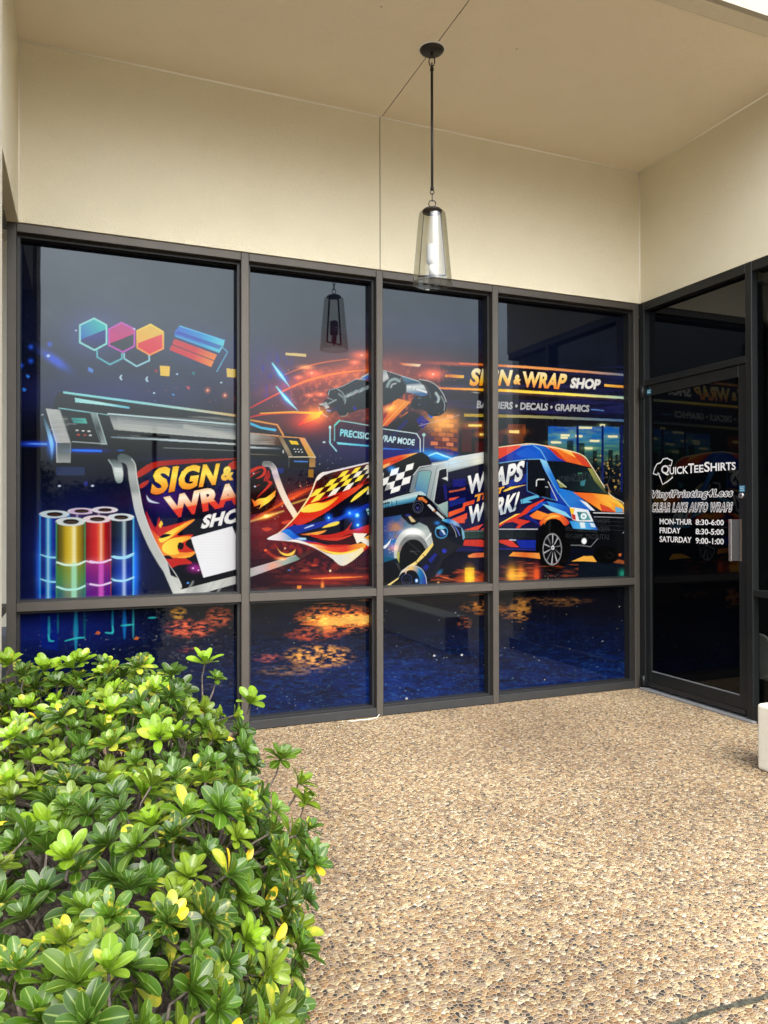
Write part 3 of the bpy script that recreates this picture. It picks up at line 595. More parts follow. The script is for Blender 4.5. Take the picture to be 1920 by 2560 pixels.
    for q,c in (([(690,925),(740,845),(830,810),(960,800),(1130,730),(1310,640),(1420,605),(1330,690),(1180,790),(1020,905),(860,1000),(700,1070),(620,1050),(640,985)],gr(7,(660,1000),(1380,620),(204,48,34),(214,58,38),(206,50,36),(222,90,60))),
        ([(700,915),(760,850),(860,820),(980,812),(1130,745),(1050,830),(930,900),(800,925)],gr(7,(720,900),(1120,750),(250,220,90),(248,210,66),(236,150,50))),
        ([(1270,805),(1340,720),(1450,640),(1530,605),(1440,690),(1340,770)],(246,220,80)),([(1460,720),(1490,630),(1530,605),(1530,680)],(225,225,214)),
        ([(500,1140),(600,1080),(800,1060),(1100,985),(1340,880),(1530,800),(1530,850),(1300,960),(1000,1075),(800,1130),(620,1190),(560,1215)],(26,48,150)),
        ([(480,1150),(560,1120),(640,1180),(760,1240),(900,1270),(760,1262),(620,1240)],gr(7,(500,1160),(800,1250),(40,130,220),(30,90,200),(24,40,130))),
        ([(740,1105),(830,1070),(850,1075),(760,1108)],(190,210,245)),([(945,1105),(1040,1050),(1135,1030),(1115,1070)],(240,214,80)),
        ([(690,1180),(830,1160),(990,1132),(930,1172),(830,1190)],gr(7,(690,0),(990,0),(180,40,34),(244,170,70),(240,150,60))),
        ([(800,1180),(1000,1185),(1200,1135),(1290,1040),(1270,1130),(1530,1060),(1530,1150),(1200,1230),(900,1222)],(186,42,34)),
        ([(860,1225),(1100,1225),(1300,1170),(1330,1280),(1100,1300),(980,1270)],(60,16,24)),([(900,1228),(1110,1222),(1300,1180),(1120,1250)],(206,62,44)),
        ([(780,1290),(900,1300),(1100,1330),(1400,1280),(1440,1330),(1300,1390),(1150,1420),(960,1370)],gr(7,(800,0),(1430,0),(250,216,140),(226,90,50),(214,62,44),(240,170,60))),
        ([(900,1340),(1060,1380),(1200,1385),(1360,1345),(1300,1400),(1150,1425),(980,1380)],(248,212,80)),
        ([(420,1245),(640,1240),(800,1290),(950,1375),(1080,1412),(1200,1408),(1330,1370),(1400,1330),(1405,1388),(1190,1540),(1050,1450),(930,1375),(800,1312),(640,1268)],gr(7,(420,0),(1400,0),(236,228,224),(240,232,220),(228,222,212),(216,216,206),(240,226,170))),
        ([(312,1230),(440,1165),(500,1160),(600,1235),(520,1250),(420,1248)],gr(7,(330,1230),(560,1200),(236,232,234),(226,210,214),(140,170,205)))):
        poly(7,q,c,sm=True)
    pline(7,[(640,1228),(750,1232)],26,(190,225,248),.9,soft=3,taper=[0,1,.8])
    pline(7,[(312,1232),(440,1165),(560,1060),(660,950),(740,835),(800,740),(838,650),(868,570),(905,505),(960,470)],15,gr(7,(312,0),(960,0),(238,236,238),(244,205,150),(248,226,150),(238,226,220)),sm=True,taper=[.4,.5,.8,1,1.1,1,.9,1,1.2,1.4])
    poly(7,[(868,570),(905,495),(950,462),(1010,456),(1530,335),(1530,350),(1040,470),(960,500),(905,550)],(236,228,222))
    pline(7,[(960,480),(1250,405),(1530,340)],4,(60,150,230),.5)
    for x,y,r in ((1260,935,18),(1348,960,26),(1020,988,14),(1355,1072,18)): blob(7,x,y,r*2.6,r*2.6,(30,110,240),.9); ell(7,x,y,r,r,(90,200,250)); ell(7,x,y,r*.45,r*.45,(220,245,255))
    pline(7,[(1330,900),(1250,940),(1150,1000),(1060,1040)],14,(40,110,220),.6,soft=4,sm=True)
    poly(7,[(1300,1165),(1460,1170),(1425,1215),(1530,1280),(1530,1345),(1390,1262),(1345,1285)],gr(7,(1300,0),(1530,0),(240,230,214),(244,236,220),(238,236,230)))
    poly(7,[(1430,1215),(1530,1165),(1530,1275)],(238,180,70)); poly(7,[(1455,1215),(1530,1190),(1530,1240)],(205,90,45))
    poly(7,[(1450,890),(1500,870),(1530,880),(1530,940),(1475,955)],(150,205,214)); poly(7,[(1462,912),(1530,895),(1530,905),(1465,925)],(20,40,60))
    # lower streaks pane 2
    poly(7,[(785,1690),(1100,1668),(1450,1665),(1100,1690)],(240,140,60)); blob(7,1100,1675,330,30,(200,60,24),.9); blob(7,900,1740,260,20,(150,40,20),.8)
    poly(7,[(655,1770),(705,1770),(700,1825),(657,1825)],(232,140,50)); blob(7,948,1770,16,40,(250,150,50),1); ell(7,1037,1598,12,15,(240,210,170)); ell(7,853,1536,40,10,(190,70,50)); poly(7,[(680,1598),(750,1575),(825,1590),(740,1612)],(150,66,50)); pline(7,[(552,1590),(580,1590)],9,(80,140,210))
    ntex(7,110,1500,1530,1830,30,7,.5,.85,(120,42,22),.6,seed=31,fall=False,add=True)
    poly(7,[(105,0),(105,0),(105,0)],K)
    # --- pane 3: end of the sheet, roll, pale van being wrapped
    poly(8,[(85,200),(900,215),(1085,270),(1000,340),(700,400),(400,300),(85,350)],(52,54,132),.85)
    pline(8,[(88,214),(380,228)],18,(86,140,230),.9,soft=2,taper=[1,.8,0]); pline(8,[(395,208),(430,212)],12,(86,130,220)); pline(8,[(230,205),(300,210)],12,(70,100,190))
    pline(8,[(640,330),(700,300),(780,270),(880,310),(990,345)],14,(200,240,245),soft=3,taper=[.3,.6,1,1,.5]); blob(8,800,310,220,50,(40,170,230),.9,ang=.2); blob(8,1060,400,140,60,(50,150,235),.7)
    poly(8,[(85,360),(300,300),(540,270),(600,265),(680,320),(715,400),(560,440),(480,560),(440,720),(350,780),(85,860)],(26,26,56))
    poly(8,[(85,362),(300,302),(545,268),(380,340),(85,478)],gr(8,(85,0),(545,0),(214,84,58),(222,96,60),(248,206,110))); poly(8,[(85,430),(180,400),(170,430),(88,478)],(244,180,90)); poly(8,[(180,390),(330,330),(420,300),(250,390)],(206,66,50))
    ck2=[(100,520),(490,400),(430,660),(0,800)]; H2_=homog([(0,0),(4,0),(4,3),(0,3)],ck2)
    for i in range(-1,4):
        for j in range(3):
            f=lambda x,y:(lambda q:(q[0]/q[2],q[1]/q[2]))(H2_@np.array([x,y,1]))
            q=[f(i,j),f(i+1,j),f(i+1,j+1),f(i,j+1)]; q=[(max(87,x),y) for x,y in q]
            poly(8,q,(236,238,234) if (i+j)%2 else (28,26,52))
    poly(8,[(185,800),(200,730),(320,690),(300,760)],(236,238,234)); poly(8,[(87,860),(87,700),(180,680),(170,830)],(26,26,40),.6)
    blob(8,210,490,60,36,(60,150,240),.9,ang=.5); ell(8,215,490,20,12,(190,225,250))
    for q in ([(560,470),(720,440),(720,400),(930,370),(1010,330),(1450,250),(1450,470),(930,600),(940,1110),(880,1100),(740,1000),(640,880),(500,790),(430,780),(480,560)],): poly(8,q,gr(8,(480,600),(1440,350),(118,132,140),(176,188,188),(206,214,214),(186,196,196)))
    poly(8,[(500,720),(550,520),(700,505),(715,520),(650,830),(600,800),(520,780)],gr(8,(520,740),(680,540),(84,130,170),(110,158,172),(130,172,172))); pline(8,[(500,730),(548,515),(600,500),(700,500),(716,520),(650,835)],6,(50,60,70),sm=False)
    pline(8,[(810,445),(780,470),(700,870)],5,(60,66,76)); pline(8,[(480,560),(560,455),(800,415),(915,390)],8,(226,230,230))
    poly(8,[(810,500),(850,480),(910,470),(915,580),(935,640),(940,890),(800,945),(745,905)],gr(8,(760,900),(900,500),(30,30,44),(40,40,60))); poly(8,[(862,680),(915,680),(918,880),(890,870)],(44,44,110)); pline(8,[(745,905),(812,500),(850,478),(910,470)],7,(220,226,226))
    poly(8,[(930,360),(1010,325),(1450,252),(1450,460),(930,575)],gr(8,(1000,330),(1060,560),(220,230,232),(196,206,206),(160,172,172),(206,214,212))); blob(8,1320,370,70,60,(240,215,120),.5); pline(8,[(940,395),(1150,380),(1160,440)],10,(150,225,250),.9,soft=3); blob(8,1000,410,90,40,(80,180,240),.6)
    poly(8,[(1400,262),(1450,250),(1450,310),(1430,300)],(212,64,48)); pline(8,[(930,430),(1450,320)],6,(110,120,126),.8); pline(8,[(940,360),(925,640)],5,(120,130,134),.8)
    poly(8,[(850,600),(930,575),(1450,460),(1450,480),(940,640)],gr(8,(850,0),(1450,0),(206,212,210),(226,230,226),(206,210,206)))
    poly(8,[(735,905),(800,945),(940,900),(940,1110),(890,1090),(820,990)],gr(8,(800,950),(940,1100),(160,184,176),(120,150,150)))
    # livery side in pane 3/4
    poly(12,[(60,320),(385,240),(470,215),(700,215),(800,400),(940,560),(1060,720),(800,770),(780,940),(0,930),(60,760)],(26,26,66))
    for q,c in (([(70,470),(150,458),(200,440),(200,460),(70,485)],(184,92,64)),([(100,380),(200,370),(200,430),(100,440)],(40,40,120)),([(70,530),(155,515),(70,562)],(220,86,62)),([(70,548),(200,520),(200,560),(70,600)],(34,46,120)),
        ([(66,640),(178,602),(185,566),(275,540),(268,572),(200,592),(192,628),(66,680)],gr(12,(66,0),(270,0),(226,100,58),(214,76,50))),([(80,700),(215,645),(212,688),(195,700),(195,725),(90,728),(150,760)],(218,84,58)),
        ([(190,782),(345,733),(300,782)],(218,80,56)),([(320,780),(388,736),(388,782)],(216,76,54)),([(470,730),(600,655),(640,650),(560,690),(470,748)],(246,200,90)),
        ([(470,742),(540,700),(640,650),(700,590),(840,528),(800,570),(740,600),(690,650),(610,690),(720,712),(650,745),(630,770),(600,770),(625,735),(575,715),(520,725),(470,760)],(206,60,44)),
        ([(640,540),(700,520),(780,500),(790,520),(700,545),(730,560),(645,572)],(96,178,212)),([(690,650),(800,560),(870,552),(770,620)],(28,76,180)),([(695,680),(772,625),(870,660),(815,715),(800,700)],gr(12,(700,680),(870,650),(226,104,44),(244,160,60))),
        ([(670,680),(690,650),(780,720),(790,745)],(30,40,120)),([(540,460),(655,400),(690,425),(560,465)],(24,34,100)),([(470,430),(530,400),(690,330),(690,400),(540,440)],(30,50,140))): poly(12,q,c)
    # roof and cab
    poly(12,[(60,225),(385,155),(385,240),(60,300)],gr(12,(60,0),(385,0),(196,210,214),(226,228,220)),.6)
    poly(12,[(465,122),(640,100),(735,95),(660,120),(590,170),(465,215)],gr(12,(465,0),(735,0),(224,88,62),(214,76,56),(238,150,100)))
    poly(12,[(465,218),(560,165),(650,112),(735,97),(800,140),(870,235),(940,480),(880,545),(800,215),(690,218),(470,248)],gr(12,(470,200),(900,300),(24,40,120),(28,70,180),(30,96,200),(20,50,140)))
    for q,c in (([(600,170),(700,120),(770,180),(740,210),(640,200)],(36,96,200)),([(735,97),(820,105),(905,160),(1010,242),(850,234),(800,140)],gr(12,(740,100),(1000,230),(40,110,210),(22,44,140))),
        ([(820,104),(905,114),(1040,150),(1140,195),(1206,286),(1010,242),(925,170)],gr(12,(830,110),(1200,280),(240,150,70),(232,120,46),(224,96,44),(236,140,60))),([(850,112),(925,150),(1010,240),(940,205)],(196,60,40)),([(905,116),(1040,152),(1080,205),(1000,165)],(248,190,90)),([(1060,170),(1140,200),(1206,286),(1130,262)],(206,70,46)),
        ([(847,232),(1010,240),(1206,286),(1280,390),(1347,498),(1060,470),(950,442)],gr(12,(850,240),(1300,480),(16,22,28),(20,30,36),(40,60,56))),([(930,385),(1005,440),(955,442)],(140,146,96)),([(925,385),(935,380),(1010,440),(1000,442)],(196,200,160)),
        ([(1175,288),(1206,290),(1340,492),(1310,485),(1230,390)],gr(12,(1180,290),(1330,490),(150,152,78),(120,124,70),(60,70,50))),([(1115,395),(1160,380),(1150,430),(1120,430)],(60,120,130)),([(1095,325),(1130,322),(1132,335),(1096,338)],(60,110,90)),
        ([(690,243),(792,240),(850,340),(880,400),(932,548),(860,542),(790,512),(692,470)],(20,24,32)),
        ([(795,213),(848,232),(895,335),(950,440),(935,480),(870,360)],gr(12,(800,220),(940,470),(150,215,240),(50,130,210),(30,90,190))),
        ([(880,400),(935,480),(1030,600),(940,570),(880,520)],(24,60,160)),([(935,445),(1062,476),(1160,560),(1205,630),(1100,615),(1030,598),(960,520)],gr(12,(940,460),(1190,620),(36,120,210),(44,120,200),(28,80,180))),
        ([(1058,480),(1200,488),(1345,498),(1450,572),(1490,640),(1400,640),(1290,632),(1180,560)],gr(12,(1070,480),(1470,630),(222,96,42),(232,120,44),(246,176,60),(240,150,50))),([(1200,488),(1340,498),(1450,575),(1470,620),(1400,570),(1330,540),(1380,600),(1300,560)],gr(12,(1210,490),(1460,600),(236,140,50),(250,214,80))),
        ([(1270,570),(1345,600),(1400,640),(1288,632)],(208,74,44)),([(1392,596),(1450,610),(1456,640),(1400,640)],(110,176,214)),([(1108,540),(1165,560),(1235,628),(1195,622)],(222,228,234)),([(1095,545),(1120,550),(1200,622),(1170,618)],(40,110,200)),
        ([(850,553),(935,570),(1030,600),(1058,700),(1000,672),(880,610)],gr(12,(850,560),(1050,690),(60,150,220),(34,100,200),(24,60,160))),([(810,572),(880,592),(1000,640),(1052,692),(970,660),(880,628)],(140,205,230)),
        ([(1030,710),(1220,718),(1258,782),(1060,770)],gr(12,(1030,0),(1258,0),(50,140,215),(90,180,225),(34,90,190))),([(1110,720),(1150,722),(1158,765),(1120,765)],(215,228,232)),([(1190,725),(1225,728),(1240,760),(1205,758)],(200,220,230))): poly(12,q,c)
    pline(12,[(465,122),(640,100),(735,95),(870,118),(1020,148),(1140,190),(1210,280),(1345,490),(1450,560),(1490,620)],6,(246,232,190),sm=True); pline(12,[(470,248),(690,218),(795,216),(850,330),(935,480),(1030,600)],5,(130,196,232)); pline(12,[(640,110),(735,100),(800,145),(850,232)],6,(120,190,235)); pline(12,[(847,232),(1010,240),(1206,286)],5,(30,20,20))
    pline(12,[(692,243),(692,470),(790,512),(932,548)],5,(90,150,210),.8); pline(12,[(860,395),(932,545)],5,(210,214,216)); pline(12,[(690,215),(655,420),(655,640)],4,(16,16,40)); pline(12,[(740,205),(690,215)],3,K)
    pline(12,[(1060,470),(1345,498)],7,(10,12,14))
    poly(12,[(768,375),(828,376),(836,440),(850,518),(790,516),(766,482)],(13,14,18)); pline(12,[(766,430),(768,388),(780,378),(828,378)],8,(222,224,226)); pline(12,[(840,438),(858,440)],6,(190,195,200))
    poly(12,[(1308,420),(1335,420),(1345,450),(1340,488),(1315,470)],(24,24,26)); pline(12,[(1305,425),(1330,420),(1345,455),(1340,485)],5,(170,140,110))
    # headlights, grille, bumper
    poly(12,[(1010,765),(1060,772),(1258,782),(1250,640),(1465,645),(1530,785),(1530,870),(1520,905),(1430,960),(1250,948),(1010,915),(980,800)],(14,15,18))
    poly(12,[(1030,600),(1120,610),(1180,622),(1222,716),(1100,714),(1052,700)],(222,230,234)); poly(12,[(1088,636),(1165,640),(1202,702),(1108,704)],gr(12,(1090,640),(1200,700),(50,110,120),(90,160,160))); ell(12,1143,672,24,24,(236,244,246)); ell(12,1143,672,12,12,(150,190,196))
    poly(12,[(1032,604),(1072,612),(1062,658),(1042,652)],(242,196,56)); poly(12,[(1045,652),(1076,660),(1082,702),(1056,697)],(190,54,44)); pline(12,[(1028,600),(1052,702),(1100,716),(1222,718)],5,(12,14,18))
    for k,c in enumerate(((214,216,218),(150,154,158),(46,48,52),(46,48,52),(46,48,52))): pline(12,[(1222+k*4,644+k*32),(1465,650+k*34)],(7,5,4,4,4)[k],c)
    poly(12,[(1464,610),(1495,642),(1497,712),(1470,716)],(222,228,230)); poly(12,[(1472,650),(1488,660),(1490,700),(1475,704)],(110,130,140)); poly(12,[(1470,726),(1510,716),(1516,772),(1470,782)],gr(12,(1470,0),(1515,0),(150,50,40),(236,130,50))); pline(12,[(1455,806),(1475,790),(1525,782)],5,(150,155,160))
    ell(12,1147,870,21,25,(200,206,208)); ell(12,1147,870,15,18,(240,246,246)); ell(12,1517,848,10,26,(190,206,206)); pline(12,[(1010,903),(1110,903),(1200,915),(1255,850)],6,(120,126,130)); poly(12,[(1245,944),(1285,918),(1320,930),(1300,948)],(90,110,116)); pline(12,[(1100,790),(1200,790),(1250,800)],4,(60,70,70))
    # sills
    poly(12,[(190,790),(780,782),(770,845),(190,850)],gr(12,(190,0),(780,0),(52,72,64),(34,42,46),(22,26,30))); pline(12,[(470,775),(775,775)],6,(206,208,208)); pline(12,[(190,790),(385,788)],5,(120,130,120)); poly(12,[(180,850),(770,846),(760,900),(180,900)],(22,20,32))
    poly(12,[(185,860),(330,858),(385,880),(385,920),(300,912),(185,905)],(196,58,46)); poly(12,[(470,862),(560,858),(630,920),(560,915),(470,880)],(206,62,48)); poly(12,[(600,862),(768,862),(764,928),(640,925)],(26,46,150)); pline(12,[(555,860),(600,862)],9,(190,205,220)); pline(12,[(100,925),(385,930),(780,940)],9,(46,44,130))
    for x in (240,290): pline(12,[(x,300),(x-5,900)],3,(20,20,50),.6)
    # wheel arch and wheels
    ell(12,900,905,140,225,(10,10,14)); poly(12,[(790,722),(815,690),(850,660),(905,645),(965,658),(1005,690),(1027,728),(990,745),(955,706),(905,690),(850,708),(815,760),(800,745)],gr(12,(790,0),(1027,0),(206,60,40),(240,150,56),(236,120,50),(190,50,40)),sm=True); poly(12,[(830,700),(900,662),(960,675),(900,680)],(250,196,90),.8,sm=True)
    poly(12,[(780,940),(760,800),(800,750),(830,720),(800,940)],(12,12,18))
    ell(12,905,915,118,160,(9,9,11)); ell(12,893,935,76,126,(22,23,26)); ell(12,893,935,73,122,(150,152,156),ring=7,a=.9)
    for k in range(10):
        a=2*math.pi*k/10+.25; pline(12,[(897+12*math.cos(a),925+18*math.sin(a)),(893+66*math.cos(a+.12),935+112*math.sin(a+.12))],8,(176,178,182) if k%3 else (110,112,116),taper=[.5,1.2])
        pline(12,[(897+14*math.cos(a+.3),925+20*math.sin(a+.3)),(893+66*math.cos(a+.38),935+112*math.sin(a+.38))],14,(8,8,10))
    ell(12,897,922,13,17,(215,216,220)); ell(12,897,922,6,8,(90,92,96)); ell(12,1325,980,105,70,(8,8,10)); ell(12,1350,985,28,20,(30,30,32),ring=5)
    # writing on the van
    gw=gr(12,(0,0),(1,1),(235,236,234),(235,236,234))
    for s,q,g2 in (('WRAPS',[(218,350),(676,222),(655,388),(224,500)],gr(12,(430,300),(470,440),(238,240,238),(232,234,232),(196,202,206,.6),(226,226,222))),('WORK!',[(228,592),(636,472),(606,628),(230,736)],gr(12,(420,560),(450,690),(240,240,236),(232,234,234),(176,192,202,.55),(206,214,218)))):
        atext(12,s,[(q[0][0]-7,q[0][1]-7),(q[1][0]+7,q[1][1]-7),(q[2][0]+7,q[2][1]+7),(q[3][0]-7,q[3][1]+7)],(12,12,30),bold=.06,slant=.12,space=1.06); atext(12,s,q,g2,bold=.042,slant=.12,space=1.06)
    atext(12,'THAT',[(276,503),(512,432),(500,482),(274,562)],gr(12,(280,0),(500,0),(244,176,66),(214,84,44),(222,110,50),(246,190,70)),bold=.06,slant=.12)
    poly(12,[(497,472),(560,438),(692,420),(600,445),(520,474)],(246,205,84))
    # --- pale wheel arch in pane 3, blues
    poly(8,[(95,1000),(330,1060),(560,1170),(660,1220),(700,1300),(740,1440),(640,1500),(300,1690),(95,1690)],gr(8,(100,1200),(720,1400),(34,56,130),(60,100,140),(130,150,150),(176,184,180)))
    ntex(8,100,1060,560,1500,30,24,.45,.8,(190,130,70),.7,seed=50); ntex(8,95,1100,420,1650,26,20,.5,.8,(26,120,200),.8,seed=51)
    ell(8,470,1560,240,320,(186,192,190)); ell(8,480,1590,205,270,(120,126,126)); ell(8,480,1640,180,250,(12,13,18)); blob(8,480,1300,130,50,(230,230,222),.7); pline(8,[(640,1400),(720,1310)],26,(232,236,234),taper=[.4,1])
    poly(8,[(95,1610),(270,1640),(290,1700),(95,1690)],(20,90,120)); poly(8,[(95,1690),(700,1500),(1450,1500),(1450,2000),(95,2000)],(14,15,22),.93); ell(8,480,1700,180,200,(12,13,18)); poly(8,[(265,1540),(300,1560),(300,1700),(270,1640)],(170,170,90))
    poly(8,[(95,1480),(140,1450),(200,1375),(170,1450),(120,1510),(95,1510)],(228,238,244)); sparks(8,95,1200,260,1600,24,[(210,230,250)],.3,1.0,seed=33); blob(8,230,1500,60,40,(230,130,50),.7)
    pline(8,[(440,1555),(480,1548),(530,1590)],4,(110,110,110)); pline(8,[(350,1370),(570,1550),(430,1540)],3,(90,90,90))
    blob(8,1300,1700,400,120,(24,20,40),.8); pline(8,[(760,1520),(1450,1530)],26,(46,44,120),.7,soft=8)
    poly(8,[(1185,1600),(1260,1570),(1450,1560),(1450,1615),(1330,1625),(1200,1628)],gr(8,(1185,0),(1450,0),(236,150,80),(200,90,60),(226,130,60)))
    # painted reflections below the van
    for x,y,rx,ry,c,a in ((1210,1880,52,95,(255,190,40),1.4),(1330,1930,90,60,(180,70,20),1),(1120,1880,60,50,(150,60,20),.8),(1400,1850,80,30,(120,45,20),.8)): blob(8,x,y,rx,ry,c,a)
    ntex(8,1150,1760,1270,1990,60,4,.3,.7,(255,215,60),.8,seed=60,fall=False); ntex(8,700,1780,1450,2000,36,5,.5,.8,(190,80,30),.8,seed=62,fall=False,add=True)
    for q,c in (([(545,988),(580,957),(790,966),(797,1012),(700,1000)],gr(12,(550,0),(790,0),(236,160,70),(206,100,44),(226,150,70))),([(1045,1032),(1140,990),(1215,990),(1248,1036),(1140,1030)],(232,170,70)),([(1378,1042),(1420,1015),(1545,1045),(1460,1052)],(150,80,40)),([(1420,970),(1445,968),(1440,992),(1424,992)],(200,100,50))): poly(12,q,c)
    for x,rx,c in ((570,34,(255,180,50)),(640,24,(240,130,40)),(768,22,(230,90,40)),(720,50,(120,50,24))): blob(12,x,1140,rx,60,c,1.0)
    ntex(12,520,1070,700,1200,60,4,.35,.75,(250,190,70),.8,seed=66,fall=True); poly(12,[(752,1100),(786,1100),(784,1170),(756,1172)],(214,88,44),.8); ntex(12,470,1030,1100,1210,34,4,.55,.85,(170,80,30),.7,seed=67,fall=False,add=True)
    blob(12,1450,1130,22,30,(40,160,130),.8); sparks(12,820,1120,940,1180,16,[(110,120,70),(120,110,80)],.6,1.6,seed=71)
    # --- lower robot arm
    poly(8,[(90,905),(250,850),(540,775),(600,780),(650,830),(560,880),(480,920),(250,960),(90,1000)],gr(8,(300,830),(330,970),(160,176,180),(190,214,214),(90,160,185),(60,110,140),(24,28,36)),sm=False)
    poly(8,[(90,985),(480,910),(560,900),(560,1080),(420,1060),(90,1110)],(22,23,30)); pline(8,[(90,900),(250,848),(540,778),(600,785),(640,820)],6,(210,224,224),sm=True)
    for x in (120,150,200,262): pline(8,[(x,905-(x-90)*.12),(x+8,990-(x-90)*.12)],8,(18,30,40))
    poly(8,[(92,920),(180,900),(180,925),(92,945)],(24,40,50),.8)
    poly(8,[(540,815),(640,830),(760,930),(800,1000),(910,1110),(850,1150),(790,1200),(700,1240),(660,1180),(560,1060),(480,930)],(24,25,34)); pline(8,[(540,815),(640,830),(770,940),(830,1010),(915,1110)],7,(14,14,20))
    poly(8,[(540,850),(600,842),(668,905),(650,925),(590,885),(545,880)],(206,118,62)); poly(8,[(660,945),(690,936),(760,1005),(735,1028)],(214,214,210)); poly(8,[(765,1045),(790,1030),(885,1118),(865,1135)],(200,206,206)); poly(8,[(735,1020),(760,1010),(775,1028),(752,1042)],(180,120,80))
    pline(8,[(740,920),(900,1085)],9,(80,90,110)); ell(8,540,970,72,84,(20,20,26)); ell(8,540,970,66,78,(90,96,110),ring=5); ell(8,537,978,44,52,(70,76,110),ring=7); ell(8,537,985,18,20,(60,60,120))
    poly(8,[(320,1080),(400,1040),(560,1070),(580,1160),(480,1210),(420,1190),(340,1110)],(22,22,28)); poly(8,[(415,1095),(445,1090),(512,1160),(460,1168)],(206,186,140)); blob(8,410,1080,30,14,(70,80,180),.6)
    poly(8,[(640,1160),(850,1120),(900,1180),(900,1340),(1130,1440),(1110,1490),(700,1240)],(28,29,36))
    poly(8,[(700,1250),(1110,1480),(880,1640),(760,1880),(660,1900),(560,1700),(735,1430),(715,1330)],(33,34,40))
    poly(8,[(850,1140),(960,1130),(1060,1180),(1130,1260),(1148,1360),(1120,1450),(1020,1440),(900,1340),(930,1300),(900,1210)],(20,24,38),sm=True)
    poly(8,[(850,1140),(960,1130),(1060,1180),(1100,1240),(1000,1200),(930,1180)],gr(8,(850,1140),(1100,1230),(100,190,220),(50,120,190),(150,180,210),(30,60,130)),sm=True); pline(8,[(990,1190),(1050,1270),(1080,1340)],14,(90,110,190),sm=True); pline(8,[(970,1200),(1020,1280),(1040,1360)],5,(190,200,200),sm=True)
    poly(8,[(1100,1230),(1140,1290),(1148,1370),(1125,1400),(1110,1310)],(120,170,190)); ell(8,850,1290,84,88,(22,28,44)); ell(8,845,1295,78,80,(70,140,180),ring=14); poly(8,[(770,1240),(840,1210),(900,1250),(850,1260),(790,1255)],(110,190,220)); ell(8,860,1310,44,46,(40,70,130)); poly(8,[(830,1262),(870,1270),(900,1330),(880,1330)],(190,215,230)); blob(8,790,1180,30,20,(40,140,230),.8)
    poly(8,[(735,1430),(740,1470),(640,1600),(530,1700),(520,1670),(600,1570)],(232,206,120)); poly(8,[(520,1670),(530,1710),(420,1780),(300,1850),(290,1900),(150,2010),(100,2010),(290,1885),(360,1770)],(236,212,136)); pline(8,[(600,1585),(622,1610)],8,(20,20,20)); pline(8,[(512,1670),(535,1710)],8,(20,20,20))
    poly(8,[(560,1700),(740,1540),(820,1590),(830,1640),(700,1860),(640,1900)],(26,27,44)); poly(8,[(670,1660),(760,1570),(790,1590),(710,1700)],(36,44,130)); poly(8,[(600,1750),(650,1710),(690,1750),(640,1800)],(34,42,128)); ell(8,882,1540,30,28,(50,54,170))
    ell(8,460,1890,170,150,(20,22,34)); poly(8,[(290,1900),(330,1800),(420,1745),(500,1735),(590,1780),(640,1880),(650,2010),(560,2010),(560,1900),(500,1800),(400,1800)],gr(8,(300,1850),(640,1950),(206,206,200),(230,190,110),(30,120,170),(40,50,150)),sm=True); pline(8,[(300,1880),(400,1750),(500,1735),(590,1780),(645,1890),(650,2010)],6,(220,226,226),sm=True)
    ell(8,400,1905,110,100,(16,17,24)); ell(8,395,1910,68,66,(60,72,120),ring=6); ell(8,395,1915,38,36,(44,50,90),ring=6); ell(8,523,1925,22,26,(80,150,230)); ell(8,523,1925,12,16,(235,245,255)); pline(8,[(355,1810),(392,1800),(380,1830)],14,(206,180,160)); blob(8,820,1820,40,20,(40,120,170),.9,ang=-.8)
    poly(8,[(815,1870),(920,1880),(990,1915),(880,1895)],(196,100,60)); ell(8,803,1955,16,20,(190,140,90)); pline(8,[(802,1890),(803,1945)],3,(150,110,80))
    # --- upper robot arm
    poly(9,[(815,800),(940,560),(1105,600),(860,850),(815,850)],gr(9,(830,820),(1060,590),(226,110,60),(238,150,90),(236,160,100))); poly(9,[(815,640),(900,560),(940,560),(840,770),(815,760)],(170,74,44)); blob(9,880,670,60,30,(255,210,110),.8,ang=-.3); pline(9,[(815,850),(870,790),(1050,600)],10,(246,180,110)); poly(9,[(990,770),(1070,700),(1075,712),(1000,775)],(222,140,100))
    poly(9,[(1110,690),(1180,720),(1300,810),(1160,920),(1085,1080),(900,1080),(830,870)],(44,44,60),.85); poly(9,[(1160,790),(1215,740),(1300,810),(1225,880)],(52,56,150)); poly(9,[(1280,740),(1310,718),(1345,745),(1320,775)],(62,116,200)); pline(9,[(1190,850),(1610,738)],5,(190,180,175)); pline(9,[(890,980),(1060,800)],30,(56,58,140),.7,soft=6)
    poly(9,[(235,520),(245,480),(280,465),(400,440),(530,365),(600,366),(705,400),(705,650),(560,690),(460,720),(420,750),(370,745),(330,690),(300,600)],(34,38,46))
    poly(9,[(150,650),(155,625),(200,600),(240,560),(300,560),(330,690),(235,755),(205,735),(165,690)],(30,34,42)); poly(9,[(150,628),(230,600),(262,660),(220,675),(200,640)],gr(9,(150,630),(260,650),(226,232,232),(150,160,164),(200,208,208))); ell(9,190,690,34,52,(22,26,34),ang=-.3); pline(9,[(150,650),(165,695),(205,738),(240,755)],5,(190,200,204)); pline(9,[(235,690),(270,695)],14,(130,160,220)); pline(9,[(290,680),(345,665)],26,(54,62,120),.8,soft=3)
    poly(9,[(590,350),(700,290),(705,320),(620,380)],(110,150,215)); poly(9,[(570,370),(600,340),(700,280),(700,300)],(205,214,214)); poly(9,[(640,370),(705,330),(705,395)],(80,130,210))
    for x0,y0,x1,y1,w_ in ((250,530,262,480,7),(262,480,400,440,6),(400,440,530,368,6),(530,366,620,372,7),(240,560,320,590,5),(310,590,250,625,11)): pline(9,[(x0,y0),(x1,y1)],w_,(170,186,190))
